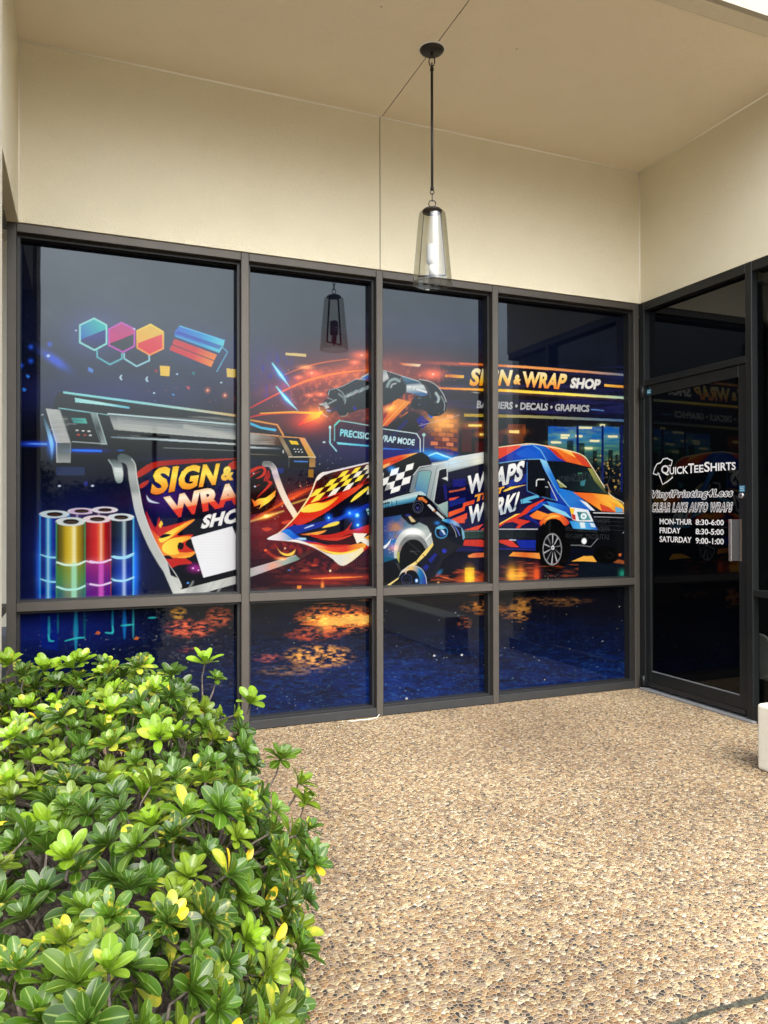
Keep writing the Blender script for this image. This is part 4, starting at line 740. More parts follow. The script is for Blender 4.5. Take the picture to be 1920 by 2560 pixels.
    pline(9,[(340,465),(400,510),(430,580),(420,620)],7,(170,184,188),sm=True); pline(9,[(360,520),(410,560),(420,590)],24,(140,152,156),.8,sm=True,soft=2); pline(9,[(240,625),(330,580)],16,(150,160,164)); pline(9,[(245,640),(250,610)],5,K)
    for x,y,l in ((465,530,46),(520,505,50),(590,480,40),(660,450,44)): pline(9,[(x-l/2,y+l*.28),(x+l/2,y-l*.28)],30,(190,204,206),.85,soft=3); pline(9,[(x-l*.6,y-30),(x-l*.35,y+60)],5,(100,110,120))
    pline(9,[(460,520),(700,440)],16,(120,134,140),.6,soft=3); pline(9,[(380,750),(430,745),(455,715)],7,(180,170,150),sm=True); poly(9,[(500,655),(530,650),(545,680),(520,690)],(60,80,160))
    poly(9,[(815,275),(850,275),(890,330),(860,385),(815,410)],gr(9,(815,290),(880,390),(170,180,186),(220,224,224),(150,160,166))); poly(9,[(850,280),(1000,330),(1060,400),(1060,480),(1020,540),(920,600),(830,640),(815,630),(815,400),(880,360)],(36,40,48)); pline(9,[(820,272),(855,282),(1010,335),(1060,400)],6,(190,196,196),sm=True)
    ell(9,930,440,72,84,(28,30,36)); pline(9,[(862,440),(890,385),(940,365),(985,385)],30,(170,190,190),.8,sm=True,soft=2); ell(9,935,450,44,52,(26,28,34)); pline(9,[(900,450),(915,420),(950,410)],18,(190,200,200),.8,sm=True); pline(9,[(1000,350),(1050,420),(1058,490)],6,(120,130,136),sm=True)
    poly(9,[(1000,330),(1180,385),(1240,430),(1285,520),(1230,545),(1060,500),(1062,420)],gr(9,(1100,370),(1110,520),(110,140,160),(90,110,130),(214,224,224,.5),(186,200,204,.7),(100,130,170))); pline(9,[(1010,332),(1180,385),(1240,420)],8,(200,212,212)); pline(9,[(1075,440),(1265,500)],20,(226,230,230)); 
    for x,y in ((1118,458),(1155,468)): ell(9,x,y,6,6,(110,120,126))
    poly(9,[(1170,368),(1250,375),(1340,410),(1410,470),(1450,540),(1475,600),(1470,680),(1430,730),(1370,750),(1300,740),(1230,680),(1110,670),(1130,560),(1230,540),(1290,520),(1250,440)],(38,42,50),sm=True); pline(9,[(1190,368),(1300,390),(1380,440),(1440,520),(1472,600)],7,(196,204,204),sm=True)
    pline(9,[(1365,510),(1395,560),(1385,600)],26,(190,206,206),.8,sm=True,soft=2); pline(9,[(1420,540),(1455,620),(1450,690)],10,(150,160,164),sm=True); pline(9,[(1250,420),(1300,500),(1310,560)],8,(110,120,126),sm=True)
    sparks(9,1110,560,1470,710,20,[(90,80,220),(160,170,200),(200,205,210)],.5,1.2,seed=44)
    # light trails, upper
    pline(5,[(105,930),(200,880),(300,830),(420,775),(550,735),(700,708),(855,695)],11,gr(5,(105,0),(850,0),(220,80,40),(238,150,70),(244,150,100)),sm=True,soft=1.5,taper=[.5,1,1,.8]); blob(5,560,735,280,30,(200,80,30),.6,ang=-.25)
    pline(5,[(320,725),(400,692),(500,662),(600,643),(710,630)],8,(228,136,96),sm=True,taper=[.4,1,.6]); blob(5,450,680,40,12,(255,160,90),.9)
    pline(5,[(105,985),(200,965),(350,955),(545,960)],13,gr(5,(105,0),(545,0),(200,66,44),(238,130,50),(248,190,70)),sm=True,taper=[.5,1,1]); pline(5,[(170,960),(380,950),(540,962)],5,(250,205,90),.9)
    poly(5,[(400,1035),(480,960),(555,945),(530,985),(470,1012),(430,1025)],gr(5,(420,1020),(550,950),(216,76,44),(250,190,60))); blob(5,520,965,60,40,(250,150,40),.9); blob(5,470,1010,90,50,(210,60,24),.9)
    for pts in ([(245,655),(295,725),(355,802)],[(270,798),(330,872),(402,945)]): pline(5,pts,24,(110,205,220),.95,taper=[.4,1,.1]); pline(5,pts,8,(215,240,240),taper=[.3,1,.1]); blob(5,pts[1][0],pts[1][1],60,26,(40,110,190),.7,ang=.9)
    pline(5,[(330,760),(430,910)],5,(150,90,100),.7)
    poly(5,[(325,590),(450,598),(452,615),(326,606)],(224,202,150)); poly(5,[(1018,652),(1152,661),(1142,676),(1040,668)],gr(5,(1018,0),(1152,0),(226,120,80),(250,232,200))); poly(5,[(1310,722),(1412,728),(1412,746),(1310,740)],gr(5,(1290,0),(1412,0),(200,110,70),(250,200,100)))
    for x,y,r in ((485,715,22),(790,606,26),(403,741,12),(748,649,16),(1225,722,30),(470,850,12),(540,845,14)): blob(5,x,y,r*2,r*.9,(240,110,60),1); ell(5,x,y,r*.3,r*.18,(255,220,190))
    sparks(5,400,640,860,1060,90,[(240,130,80),(250,180,130),(226,90,50)],.3,1.0,seed=50); sparks(5,920,640,1400,760,80,[(240,140,90),(250,190,140)],.3,.9,seed=51); sparks(5,1150,960,1300,1080,60,[(240,150,80),(250,190,120)],.3,.9,seed=52); sparks(5,110,640,500,1000,26,[(150,160,200),(220,190,180)],.3,.9,seed=53); sparks(5,500,250,840,560,26,[(120,124,130)],.4,.9,seed=54,a=.6)
    # --- heads-up plate
    poly(9,[(315,850),(365,795),(705,845),(1160,930),(1205,990),(1205,1100),(340,1045),(315,1000)],(44,44,96),.55)
    pline(9,[(315,1005),(315,845),(365,796),(480,812),(705,852),(815,880),(1165,930),(1202,988),(1202,1115)],9,gr(9,(315,0),(1200,0),(130,205,205),(190,226,226),(215,230,232))); pline(9,[(315,845),(365,796)],16,(120,215,205))
    poly(9,[(335,1018),(705,1052),(705,1068),(350,1040)],gr(9,(335,0),(705,0),(140,225,235),(90,180,225))); pline(9,[(268,870),(268,1030),(335,1110)],12,(160,220,232)); ell(9,268,864,13,16,(190,232,232)); pline(9,[(1240,950),(1236,1118)],6,(190,214,220)); ell(9,1240,942,17,17,(170,210,205)); ell(9,206,1018,15,8,(205,225,232)); sparks(9,235,985,300,1030,6,[(190,215,230)],.5,1.3,seed=60)
    atext(9,'PRECISION WRAP MODE',[(374,880),(1148,990),(1142,1054),(370,955)],gr(9,(370,0),(1140,0),(140,220,232),(196,228,235),(200,228,236)),bold=.03,slant=.05)
    # --- vinyl rolls, bottom left
    def roll(x0,x1,yt,yb,stops,hl,hlc,rim,ry=24,rings=(),edge=None):
        cx=(x0+x1)/2; rx=(x1-x0)/2; z=4
        poly(z,[(x0,yt),(x1,yt),(x1,yb),(x0,yb)],stops)
        ell(z,cx,yt,rx,ry,(30,30,34))
        pline(z,[(hl,yt+14),(hl,yb)],(x1-x0)*.15,hlc,.6,soft=5); pline(z,[(hl,yt+14),(hl,yb)],(x1-x0)*.05,(235,240,240),.4,soft=3)
        ell(z,cx,yt,rx,ry,rim); ell(z,cx+2,yt,rx*.56,ry*.60,(26,22,20)); ell(z,cx+2,yt+3,rx*.40,ry*.32,(70,50,40)); ell(z,cx,yt,rx*.98,ry*.96,(240,244,244),ring=3,a=.6)
        if edge: pline(z,[(x0+2,yt+5),(x0+2,yb)],9,edge,.95,soft=2); pline(z,[(x1-2,yt+5),(x1-2,yb)],9,edge,.95,soft=2)
        for y,c in rings:
            pline(z,smoothp([(x0+6,y-8),(cx-rx*.3,y+9),(cx+rx*.4,y+7),(x1-3,y-12)],5),11,c,.95,soft=1.5,taper=[.6,1,1,.6]); blob(z,cx,y,rx*1.0,26,tuple(int(q*.45) for q in c),.5)
    blob(4,560,1050,330,300,(16,36,150),.5); blob(4,262,1150,26,230,(30,110,255),.7); blob(4,868,1150,26,230,(30,130,255),.8)
    roll(442,612,772,900,(60,44,96),500,(110,90,150),(206,178,212),20); roll(598,760,764,900,(56,40,80),640,(120,90,130),(216,206,222),20)
    H_=lambda x0,x1,*c: gr(4,(x0,0),(x1,0),*c)
    roll(258,448,792,1370,H_(258,448,(8,30,110),(14,44,150),(30,120,205,.3),(16,44,150,.45),(10,18,80)),312,(70,190,235),(196,214,222),24,((1062,(150,225,250)),(1220,(150,225,250))),(40,150,230))
    roll(700,866,812,1370,H_(700,866,(5,8,18),(8,14,30),(40,66,84,.6),(8,14,28,.75),(10,44,90)),804,(150,180,190),(206,216,222),24,((1068,(150,215,245)),(1212,(150,215,245))),(80,180,225))
    blob(4,800,1200,70,170,(20,60,200),.7)
    roll(540,718,824,1370,H_(540,718,(84,12,20),(160,26,34),(206,44,44,.45),(228,110,70,.65),(170,28,34,.8),(90,14,30)),655,(246,150,90),(224,206,214),24,((1098,(240,205,248)),(1245,(240,205,248))),(150,60,70))
    poly(4,[(545,1110),(715,1110),(715,1370),(545,1370)],gr(4,(0,1105),(0,1370),(150,36,130),(96,26,140,.4),(60,26,130)),.85); pline(4,[(655,1110),(655,1370)],30,(214,90,200),.8,soft=5)
    roll(364,552,840,1370,H_(364,552,(46,50,12),(120,104,16),(196,168,30,.35),(232,208,84,.6),(176,146,20,.75),(66,60,12)),480,(252,242,160),(206,216,216),28,((1110,(214,250,220)),(1268,(190,248,236))),(60,140,90))
    poly(4,[(368,1125),(550,1125),(550,1370),(368,1370)],gr(4,(0,1120),(0,1370),(96,140,50),(60,150,90,.4),(20,120,120,.75),(14,90,120)),.7); pline(4,[(480,1120),(480,1370)],34,(170,240,200),.7,soft=5)
    for y,c in ((1112,(220,250,225)),(1270,(190,248,236))): pline(4,smoothp([(370,y-8),(430,y+10),(500,y+7),(549,y-14)],5),12,c)
    for y in (1100,1248): pline(4,smoothp([(584,y-4),(650,y+5),(718,y-14)],5),11,(240,208,248))
    for y in (1060,1215): pline(4,smoothp([(735,y+5),(800,y+10),(866,y-14)],5),10,(170,226,246))
    # --- lower panes: wet floor
    sl=(slice(0,int((.84-AZ0)*PPM*SSN)),slice(0,W2)); U,V=AU[sl],AV[sl]
    band=np.interp(V-1500+ (960-U)*.06,[0,90,220],[0,.25,1]); bl=np.interp(U+(V-1500)*1.0,[150,560,900,1150],[.35,.25,.55,1])
    nn=vnoise(U,V,34,7,80,4); n2=vnoise(U,V,9,3.2,84,3); big=vnoise(U,V,200,60,88,3)
    m=np.clip((nn*.6+n2*.4-.16)*1.7,0,1)*band*bl*np.clip(big*1.6,.45,1)
    ART[sl]=np.array([.0045,.005,.010],np.float32)+m[...,None]*(lin((8,54,140))*.95)
    m2=np.clip((n2-.60)*5,0,1)*band*(.25+.75*bl); ART[sl]+=m2[...,None]*lin((60,110,120))*.3
    for z,x0,y0,x1,y1,c,a,sd in ((13,300,60,840,260,(236,120,40),1.3,101),(13,340,120,860,210,(255,190,80),1.5,102),(13,240,200,640,300,(190,80,36),1.0,103),(13,240,300,700,460,(214,150,60),1.5,104),(13,60,360,260,420,(190,90,40),.9,105),
        (13,60,430,520,500,(150,110,60),.8,109),(13,1290,40,1600,140,(200,125,45),.9,106),(13,1280,130,1380,230,(170,95,45),.7,107),(13,1530,70,1640,170,(160,100,45),.6,110),(13,1750,30,2050,90,(130,90,45),.5,111),(10,1090,90,1225,200,(250,180,50),1.6,121),(10,1040,180,1450,340,(214,96,50),1.3,122),
        (10,1340,90,1560,260,(206,96,50),1.1,123),(10,1150,380,1330,440,(190,90,60),.8,124),(0,1270,1485,1330,1560,(190,130,50),.8,125),(0,1250,1490,1500,1512,(130,88,44),.6,126)):
        ntex(z,x0,y0,x1,y1,11,4.2,.40,.78,c,a*1.1,seed=sd,add=True,octs=4)
    poly(13,[(350,190),(480,175),(560,155),(790,138),(790,175),(600,190),(470,198)],gr(13,(350,0),(790,0),(206,100,40),(250,190,90),(246,196,100)),.8,sm=True); blob(13,500,190,36,40,(230,150,60),.8)
    for p in ([(430,68),(560,64)],[(690,50),(790,45)],[(1330,20),(1460,12)]): pline(13,p,6,(206,120,60),.8,taper=[0,1,.4])
    # blue and teal streaks under the rolls
    blob(10,330,230,480,190,(12,24,96),1.1); blob(10,60,300,200,160,(10,22,80),.6); poly(10,[(170,140),(300,130),(300,420),(180,400)],(18,40,140),.6)
    for x,y0,y1,w_,c in ((428,120,420,34,(40,150,190)),(236,180,350,18,(50,170,200)),(300,150,290,10,(40,140,150)),(690,120,300,14,(40,150,190)),(775,110,330,30,(30,120,200)),(838,120,325,12,(60,180,200)),(490,130,330,16,(26,100,120))): pline(10,[(x,y0),(x,y1)],w_,c,.8,soft=4,taper=[.4,1,.3])
    for p in ([(230,300),(240,345),(270,350)],[(350,350),(430,330),(490,325)],[(690,240),(690,290),(640,290)],[(750,240),(840,232)],[(945,185),(1000,182)]): pline(10,p,14,(60,200,205),.85,soft=2,sm=True,taper=[.4,1,.5])
    for x,y in ((585,292),(860,330)): poly(10,[(x-22,y+8),(x,y-14),(x+20,y-4),(x+10,y+12)],(190,104,60))
    ntex(10,800,240,1600,700,12,5,.66,.85,(90,84,80),.6,seed=140,fall=False,add=True)
    rg=random.Random(5)
    for k in range(300):
        u,v=rg.uniform(60,1590),rg.uniform(1515,1800); r=rg.uniform(.4,1.5); ell(0,u,v,r*1.2,r*.8,rg.choice([(150,170,180),(200,200,190),(90,140,150),(130,120,90)]),rg.uniform(.3,.9))
    for u,v in ((1016,1746),(1154,1637),(1085,1639)): ell(0,u,v,3,2.4,(214,216,214))
    ART[:] = np.clip(ART,0,1)
paint()
# the colours above were read off the lit photograph: divide by the light that falls on the film to get ink colours
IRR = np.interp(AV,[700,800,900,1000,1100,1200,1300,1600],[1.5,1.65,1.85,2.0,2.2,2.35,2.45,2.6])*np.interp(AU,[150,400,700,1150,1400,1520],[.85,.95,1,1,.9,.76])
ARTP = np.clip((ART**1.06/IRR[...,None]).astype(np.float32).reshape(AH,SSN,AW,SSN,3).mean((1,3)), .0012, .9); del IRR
del ART, AU, AV, REFL, GX, GZ
M_print = bpy.data.materials.new('printed_film_behind_gloss'); M_print.use_nodes = True
_b = pb(M_print); _a = nd(M_print,'ShaderNodeAttribute'); _a.attribute_name = 'Print'
_w = nd(M_print,'ShaderNodeTexWave', wave_type='BANDS', bands_direction='Z'); _w.inputs['Scale'].default_value = 31; _w.inputs['Distortion'].default_value = 1.2; _w.inputs['Detail'].default_value = 2
_t = nd(M_print,'ShaderNodeTexCoord'); M_print.node_tree.links.new(_t.outputs['Object'], _w.inputs['Vector'])
_mr = nd(M_print,'ShaderNodeMapRange'); _mr.inputs[3].default_value = .93; _mr.inputs[4].default_value = 1.05; M_print.node_tree.links.new(_w.outputs['Fac'], _mr.inputs[0])
_v = nd(M_print,'ShaderNodeVectorMath', operation='SCALE'); M_print.node_tree.links.new(_a.outputs['Color'], _v.inputs[0]); M_print.node_tree.links.new(_mr.outputs[0], _v.inputs['Scale'])
M_print.node_tree.links.new(_v.outputs[0], _b.inputs['Base Color'])
_b.inputs['Roughness'].default_value = .022; _b.inputs['IOR'].default_value = 1.365; _b.inputs['Specular Tint'].default_value = (.80,.92,1,1)
_n1 = noise(M_print, 1.6, 2); bump(M_print, _n1.outputs[0], .05, .01)
def print_mesh(name, x0,x1,z0,z1, parent, y=GY-.004):
    i0=int(np.clip((x0-AX0)*PPM-1,0,AW-2)); i1=int(np.clip((x1-AX0)*PPM+1,2,AW)); j0=int(np.clip((z0-AZ0)*PPM-1,0,AH-2)); j1=int(np.clip((z1-AZ0)*PPM+1,2,AH))
    X = AX0+(np.arange(i0,i1)+.5)/PPM; Z = AZ0+(np.arange(j0,j1)+.5)/PPM
    X[0],X[-1],Z[0],Z[-1] = x0,x1,z0,z1
    nx,nz = len(X),len(Z); gx,gz = np.meshgrid(X,Z)
    co = np.stack([gx,np.full_like(gx,y),gz],-1).reshape(-1,3).astype(np.float32)
    a = (np.arange(nz-1)[:,None]*nx+np.arange(nx-1)[None,:]).reshape(-1); q = np.stack([a,a+1,a+nx+1,a+nx],1).astype(np.int32)
    me = bpy.data.meshes.new(name); me.vertices.add(len(co)); me.vertices.foreach_set('co',co.ravel())
    me.loops.add(q.size); me.loops.foreach_set('vertex_index',q.ravel()); me.polygons.add(len(q))
    me.polygons.foreach_set('loop_start',np.arange(0,q.size,4,dtype=np.int32)); me.polygons.foreach_set('loop_total',np.full(len(q),4,np.int32))
    me.update(calc_edges=True)
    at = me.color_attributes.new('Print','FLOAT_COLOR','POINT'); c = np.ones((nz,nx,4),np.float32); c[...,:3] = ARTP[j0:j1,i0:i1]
    at.data.foreach_set('color', c.ravel())
    return link(name, me, M_print, parent)
# ------------------------------------------------------------------ ground
def sheet(name, x0,x1,y0,y1,z, m, **k):
    o = mesh_pd(name, [(x0,y0,z),(x1,y0,z),(x1,y1,z),(x0,y1,z)], [(0,1,2,3)], m); return tag(o, **k)
sheet('ground', -900,900,-900,900,-.14, M_asph, kind='structure')
pv = box('pavement', -9,11,-4.6,GY+.5,-.14,0, M_agg); tag(pv, kind='structure')
bed = sheet('planting_bed', -3.2,.42,.55,4.35,.004, M_soil, kind='structure')
# tooled joint in the paving, with moss
J = [(1.30,1.575),(1.524,1.548),(1.66,1.545),(1.80,1.560),(1.95,1.59),(3.33,1.60)]
M_moss = mat('mossy_joint', (.05,.06,.03), .95); _n1 = noise(M_moss, 90, 5); _r = rmp(M_moss,_n1.outputs[0],[(.35,(.022,.02,.015)),(.55,(.055,.055,.035)),(.8,(.13,.12,.085))]); M_moss.node_tree.links.new(_r.outputs[0], pb(M_moss).inputs['Base Color']); bump(M_moss,_n1.outputs[0],.8,.01)
rj = random.Random(3); vs=[]; fs=[]
for k in range(120):
    t = k/119; x = -.9+t*4.22; y = 1.548+.006*math.sin(x*5)+.004*math.sin(x*17); w_ = .006+.006*rj.random()
    vs += [(x,y-w_,.004),(x,y+w_,.004)]
    if k: fs.append((2*k-2,2*k-1,2*k+1,2*k)[::-1])
tag(mesh_pd('paving_joint', vs, fs, M_moss), kind='structure')

# ------------------------------------------------------------------ the building
B = empty('shop_building', (1.86,D,0), label='cream stucco shop front with bronze window frames and a recessed entry', cat='building')
def bp(name, *a, **k):
    lab = k.pop('label',None); o = box(name, *a, parent=B, **k)
    if lab: o['label'] = lab
    return o
XW = 1.868     # plaster joint
bp('wall', XL-.35, XW-.003, D-.012, D+.35, ZH, ZC+.25, M_stucco, label='cream stucco wall above the windows, left of the joint')
bp('wall', XW+.003, XR+.3, D-.012, D+.35, ZH, ZC+.25, M_stucco, label='cream stucco wall above the windows, right of the joint')
bp('plaster_joint', XW-.0032, XW+.0032, D-.006, D+.2, ZH, ZC, M_crack)
bp('wall', XR, XR+.4, YF, D-.013, ZH, ZC+.25, M_stucco, label='cream stucco wall over the entrance door')
bp('wall', XL-.4, XL+.012, 3.50, D-.013, ZH, ZC+.25, M_stucco, label='cream stucco side wall at the left edge')
bp('pillar', XL-2.6, -.31, YF, 3.495, 0, ZC+.25, M_facade, label='sunlit pale stucco pillar at the left edge')
bp('pillar', XR+1.9, XR+2.5, YF, 3.4, 0, ZC+.25, M_facade)
bp('wall', XR-.0, XR+2.5, YF-.02, YF, ZH, ZC+.25, M_facade)
# ceiling in two sheets either side of the joint, drop beam, fascia
for x0,x1 in ((XL-.3,XW+.012-.003),(XW+.012+.003,XR+.3)):
    bp('ceiling', x0,x1, YF+.11, D-.0125, ZC, ZC+.2, M_ceil)
bp('ceiling_joint', XW+.0085, XW+.0155, YF+.11, D-.013, ZC+.004, ZC+.03, M_crack)
bp('fascia_beam', XL-.29, XR+2.5, YF+.003, YF+.108, ZC-.022, ZC+.9, M_facade, bev=.012)
bp('fascia', XL-2.6, XR+2.5, YF-.03, YF+.001, ZC-.02, ZC+1.2, M_fascia)
bp('roof', XL-2.6, XR+2.5, YF, D+6, ZC+1.2, ZC+1.35, M_facade)
bp('wall', XL-2.6, XR+2.5, D+5.6, D+5.9, 0, ZC+1.2, M_facade)
bp('wall', XR+2.2, XR+2.5, 3.4, D+5.6, 0, ZC+1.2, M_facade)
# caulked inner edges of the stucco
def bead(a,b): 
    o = tube('caulk_bead',[a,b],.0075,M_caulk,B,6)
bead((XL+.012,D-.014,ZC-.001),(XW-.004,D-.014,ZC-.001)); bead((XW+.004,D-.014,ZC-.001),(XR-.002,D-.014,ZC-.001)); bead((XR-.001,D-.016,ZC-.002),(XR-.001,YF+.12,ZC-.002)); bead((XR-.001,D-.014,ZC-.003),(XR-.001,D-.014,ZH+.01)); bead((XL+.013,D-.014,ZC-.003),(XL+.013,D-.014,ZH+.01))
# storefront: mullions, rails, sills
def fb(name, *a, lab=None):
    o = box(name, *a, M_sill if name=='bottom_rail' else M_frame, B, bev=.0025, seg=1)
    if lab: o['label'] = lab
DEP = .16
for i,(x0,x1) in enumerate(MULL):
    fb('mullion', x0,x1, D,D+DEP, .0, ZH)
for (a,b),(c,d) in zip(MULL,MULL[1:]):
    fb('head_rail', b+.0005,c-.0005, D+.001,D+DEP, 2.968, ZH-.001)
    fb('middle_rail', b+.0005,c-.0005, D+.001,D+DEP, .813,.865)
    fb('bottom_rail', b+.0005,c-.0005, D+.001,D+DEP, .004,.060)
for i_,z_ in ((1,1.275),(2,1.02),(3,.30)): box('splice_joint', MULL[i_][0]-.0006,MULL[i_][1]+.0006, D-.0012,D+.02, z_,z_+.0022, M_stop, B)
for i_ in (1,2,3):
    for z_ in (.838,2.99):
        for dx_ in (-.012,.060): box('screw_cap', MULL[i_][0]+dx_,MULL[i_][0]+dx_+.004, D-.0015,D+.003, z_-.002,z_+.002, M_stop, B)
bp('sealant_bead', XL,XR-.001, D-.006,D+.0, ZH-.0005, ZH+.007, mat('grey_sealant',(.42,.38,.30),.8))
# black stops round every opening and the printed panes
zr = ((.0605,.8125,'lower'),(.8655,2.9675,'upper'))
names = {('upper',0):'upper pane printed with a plotter and vinyl rolls',('upper',1):'upper pane printed with a swooping checkered sheet',('upper',2):'upper pane printed with robot arms and a pale van',('upper',3):'upper pane printed with an orange and blue van',
    ('lower',0):'lower pane printed with dark floor, behind the shrub',('lower',1):'lower pane printed with orange reflections',('lower',2):'lower pane printed blue, next to the widest mullion joint',('lower',3):'lower pane printed blue, nearest the door'}
for i,((a,b),(c,d)) in enumerate(zip(MULL,MULL[1:])):
    for z0,z1,nm in zr:
        bm = bmesh.new(); s = .016; y0,y1 = D+.045,GY-.0045
        for q in ((b+.0005,b+s,y0,y1,z0,z1),(c-s,c-.0005,y0,y1,z0,z1),(b+s,c-s,y0,y1,z1-s,z1),(b+s,c-s,y0,y1,z0,z0+s*.5)): bm_box(bm,*q)
        me = bpy.data.meshes.new('window'); bm.to_mesh(me); bm.free()
        wn = link('window', me, M_stop, B); wn['label'] = names[(nm,i)]
        gl_ = box('glass', b+.001,c-.001, GY,GY+.006, z0+.001,z1-.001, M_glassdark, wn)
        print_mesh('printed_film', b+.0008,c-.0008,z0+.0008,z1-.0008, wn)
# dark room behind, so the tinted panes have an interior
M_room = mat('dim_interior', (.02,.02,.022), .9)
bp('interior_floor', XR+.2, XR+2.2, 3.41, D+5.6, -.01,.004, M_room)
bp('interior_floor', XL-.3, XR+.19, D+.3, D+5.6, -.01,.004, M_room)

bp('wall', XR+.125, XR+1.9, YF, YF+.12, 0, ZH, M_facade)  # unseen front wall, added to shut daylight out of the room
bp('blackout_wall', XR+.13, XR+1.62, YF+.121, YF+.14, 0, ZH, M_room); bp('blackout_wall', XR+1.6, XR+1.64, YF+.141, D+1.5, 0, ZH+.3, M_room)  # black lining and partition added to keep the unseen interior dark
bp('blackout_wall', XR+.13, XR+1.6, D+.9, D+.95, 0, ZH+.3, M_room); bp('interior_ceiling', XR+.41, XR+1.6, YF+.141, D+.9, ZH-.03, ZH, M_room)  # end partition, likewise added against stray daylight
# ---- right-hand (door) wall: frames face -X
def rb(name, y0,y1,z0,z1, x0=0.0, x1=.12, m=M_door, par=B, bev=.002):
    return box(name, XR+x0,XR+x1,y0,y1,z0,z1, m, par, bev=bev, seg=1)
P1,P2 = (4.634,D-.0005),(3.624,3.676)
rb('mullion', *P1, 0,ZH); rb('mullion', *P2, 0,ZH, x1=.058)
rb('head_rail', P2[1]+.0005,P1[0]-.0005, 2.953,ZH-.001, .001,.12)
rb('head_rail', YF+.001,P2[0]-.0005, 2.953,ZH-.001, .001,.12)
rb('transom_bar', P2[1]+.0005,P1[0]-.0005, 2.362,2.410, .001,.12)
rb('middle_rail', YF+.001,P2[0]-.0005, .822,.866, .001,.12)
rb('bottom_rail', YF+.001,P2[0]-.0005, .004,.11, .001,.12)
tw = box('window', XR+.055,XR+.061, P2[1]+.001,P1[0]-.001, 2.411,2.952, M_glassdark, B); tw['label'] = 'dark transom pane over the entrance door'
for z0,z1,l in ((.867,2.952,'tall tinted pane right of the door'),(.111,.821,'low tinted pane right of the door')):
    tw = box('window', XR+.050,XR+.054, YF+.002,P2[0]-.001, z0,z1, M_tint, B); tw['label'] = l
bp('threshold', XR-.035,XR+.12, 3.60,4.66, .0,.014, M_thresh, bev=.003)
# stucco return under nothing: strip between floor and frames is the threshold only
# door leaf
DB = .028
bm = bmesh.new(); DX0,DX1 = XR+.012,XR+.057
DY0,DY1,DZ0,DZ1 = 3.682,4.630,.030,2.358      # y: latch side .. hinge side
G0,G1,GZ0,GZ1 = 3.745,4.583,.148,2.280
for q in ((DX0,DX1,DY0,G0,DZ0,DZ1),(DX0,DX1,G1,DY1,DZ0,DZ1),(DX0,DX1,G0,G1,GZ1,DZ1),(DX0,DX1,G0,G1,DZ0,GZ0)): bm_box(bm,*q)
bmesh.ops.bevel(bm, geom=bm.edges[:], offset=.002, segments=1, affect='EDGES')
me = bpy.data.meshes.new('door'); bm.to_mesh(me); bm.free()
door = link('door', me, M_door, B); door['label'] = 'dark glazed entrance door with white lettering'
box('glass', XR+.030,XR+.036, G0-.002,G1+.002, GZ0-.002,GZ1+.002, M_glassdoor, door)
box('weather_strip', XR+.004,XR+.0115, DY0+.01,DY1-.01, .034,.064, M_stop, door)
box('glazing_bead', XR+.0195,XR+.0285, G0+.001,G1-.001, GZ0,GZ0+.006, M_thresh, door)
# pull handle: bright grip plate, dark web, bronze flange on the stile
ph = box('pull_handle', XR-.052,XR-.044, 3.750,3.772, 1.048,1.328, M_steel, door, bev=.002)
def web(name, pts, z0,z1, m):
    n_ = len(pts); vs = [(x,y,z0) for x,y in pts]+[(x,y,z1) for x,y in pts]
    return mesh_pd(name, vs, [tuple(range(n_))[::-1],tuple(range(n_,2*n_))]+[(i,(i+1)%n_,n_+(i+1)%n_,n_+i) for i in range(n_)], m, door)
web('handle_web', [(XR-.0435,3.752),(XR+.008,3.730),(XR+.0115,3.736),(XR-.0435,3.760)], 1.050,1.326, M_black)
web('handle_flange', [(XR+.004,3.722),(XR+.004,3.729),(XR+.0118,3.729),(XR+.0118,3.722)], 1.048,1.328, mat('worn_bronze',(.20,.155,.12),.45,.6))
def xcyl(name, y,z,r,x0,x1,m,par,n=24):
    bm = bmesh.new(); bmesh.ops.create_cone(bm, cap_ends=True, segments=n, radius1=r, radius2=r*.8, depth=abs(x1-x0), matrix=Matrix.Translation(((x0+x1)/2,y,z))@Matrix.Rotation(-math.pi/2,4,'Y'))
    for f in bm.faces: f.smooth = len(f.verts)==4
    me = bpy.data.meshes.new(name); bm.to_mesh(me); bm.free(); return link(name, me, m, par)
lk = xcyl('lock_cylinder', 3.716,1.486,.021, XR-.004,XR+.012, M_steel, door); xcyl('keyhole', 3.716,1.486,.006, XR-.0055,XR-.003, M_black, lk)
xcyl('latch_pin', 3.738,1.105,.007, XR+.001,XR+.012, M_steel, door)
st = box('sticker', XR+.0105,XR+.0115, 3.693,3.737, 1.510,1.552, M_blue, door)
for k in range(3): box('print_line', XR+.0098,XR+.0104, 3.699,3.731, 1.519+k*.011,1.5215+k*.011, M_white, st)
st = box('sticker', XR+.0105,XR+.0115, 4.570,4.615, 2.296,2.332, M_blue, door)
for k in range(2): box('print_line', XR+.0098,XR+.0104, 4.576,4.609, 2.306+k*.012,2.309+k*.012, M_white, st)
bm = bmesh.new(); bm_tube(bm,[(XR-.012,4.640,2.27),(XR-.012,4.640,2.37)],.015,14); bm_box(bm,XR-.012,XR+.012,4.630,4.650,2.29,2.36)
me = bpy.data.meshes.new('hinge'); bm.to_mesh(me); bm.free(); link('hinge', me, M_door, door)
bm = bmesh.new(); bm_tube(bm,[(XR-.012,4.640,.03),(XR-.012,4.640,.11)],.015,14); bm_box(bm,XR-.012,XR+.012,4.630,4.650,.04,.10)
me = bpy.data.meshes.new('hinge'); bm.to_mesh(me); bm.free(); link('hinge', me, M_door, door)
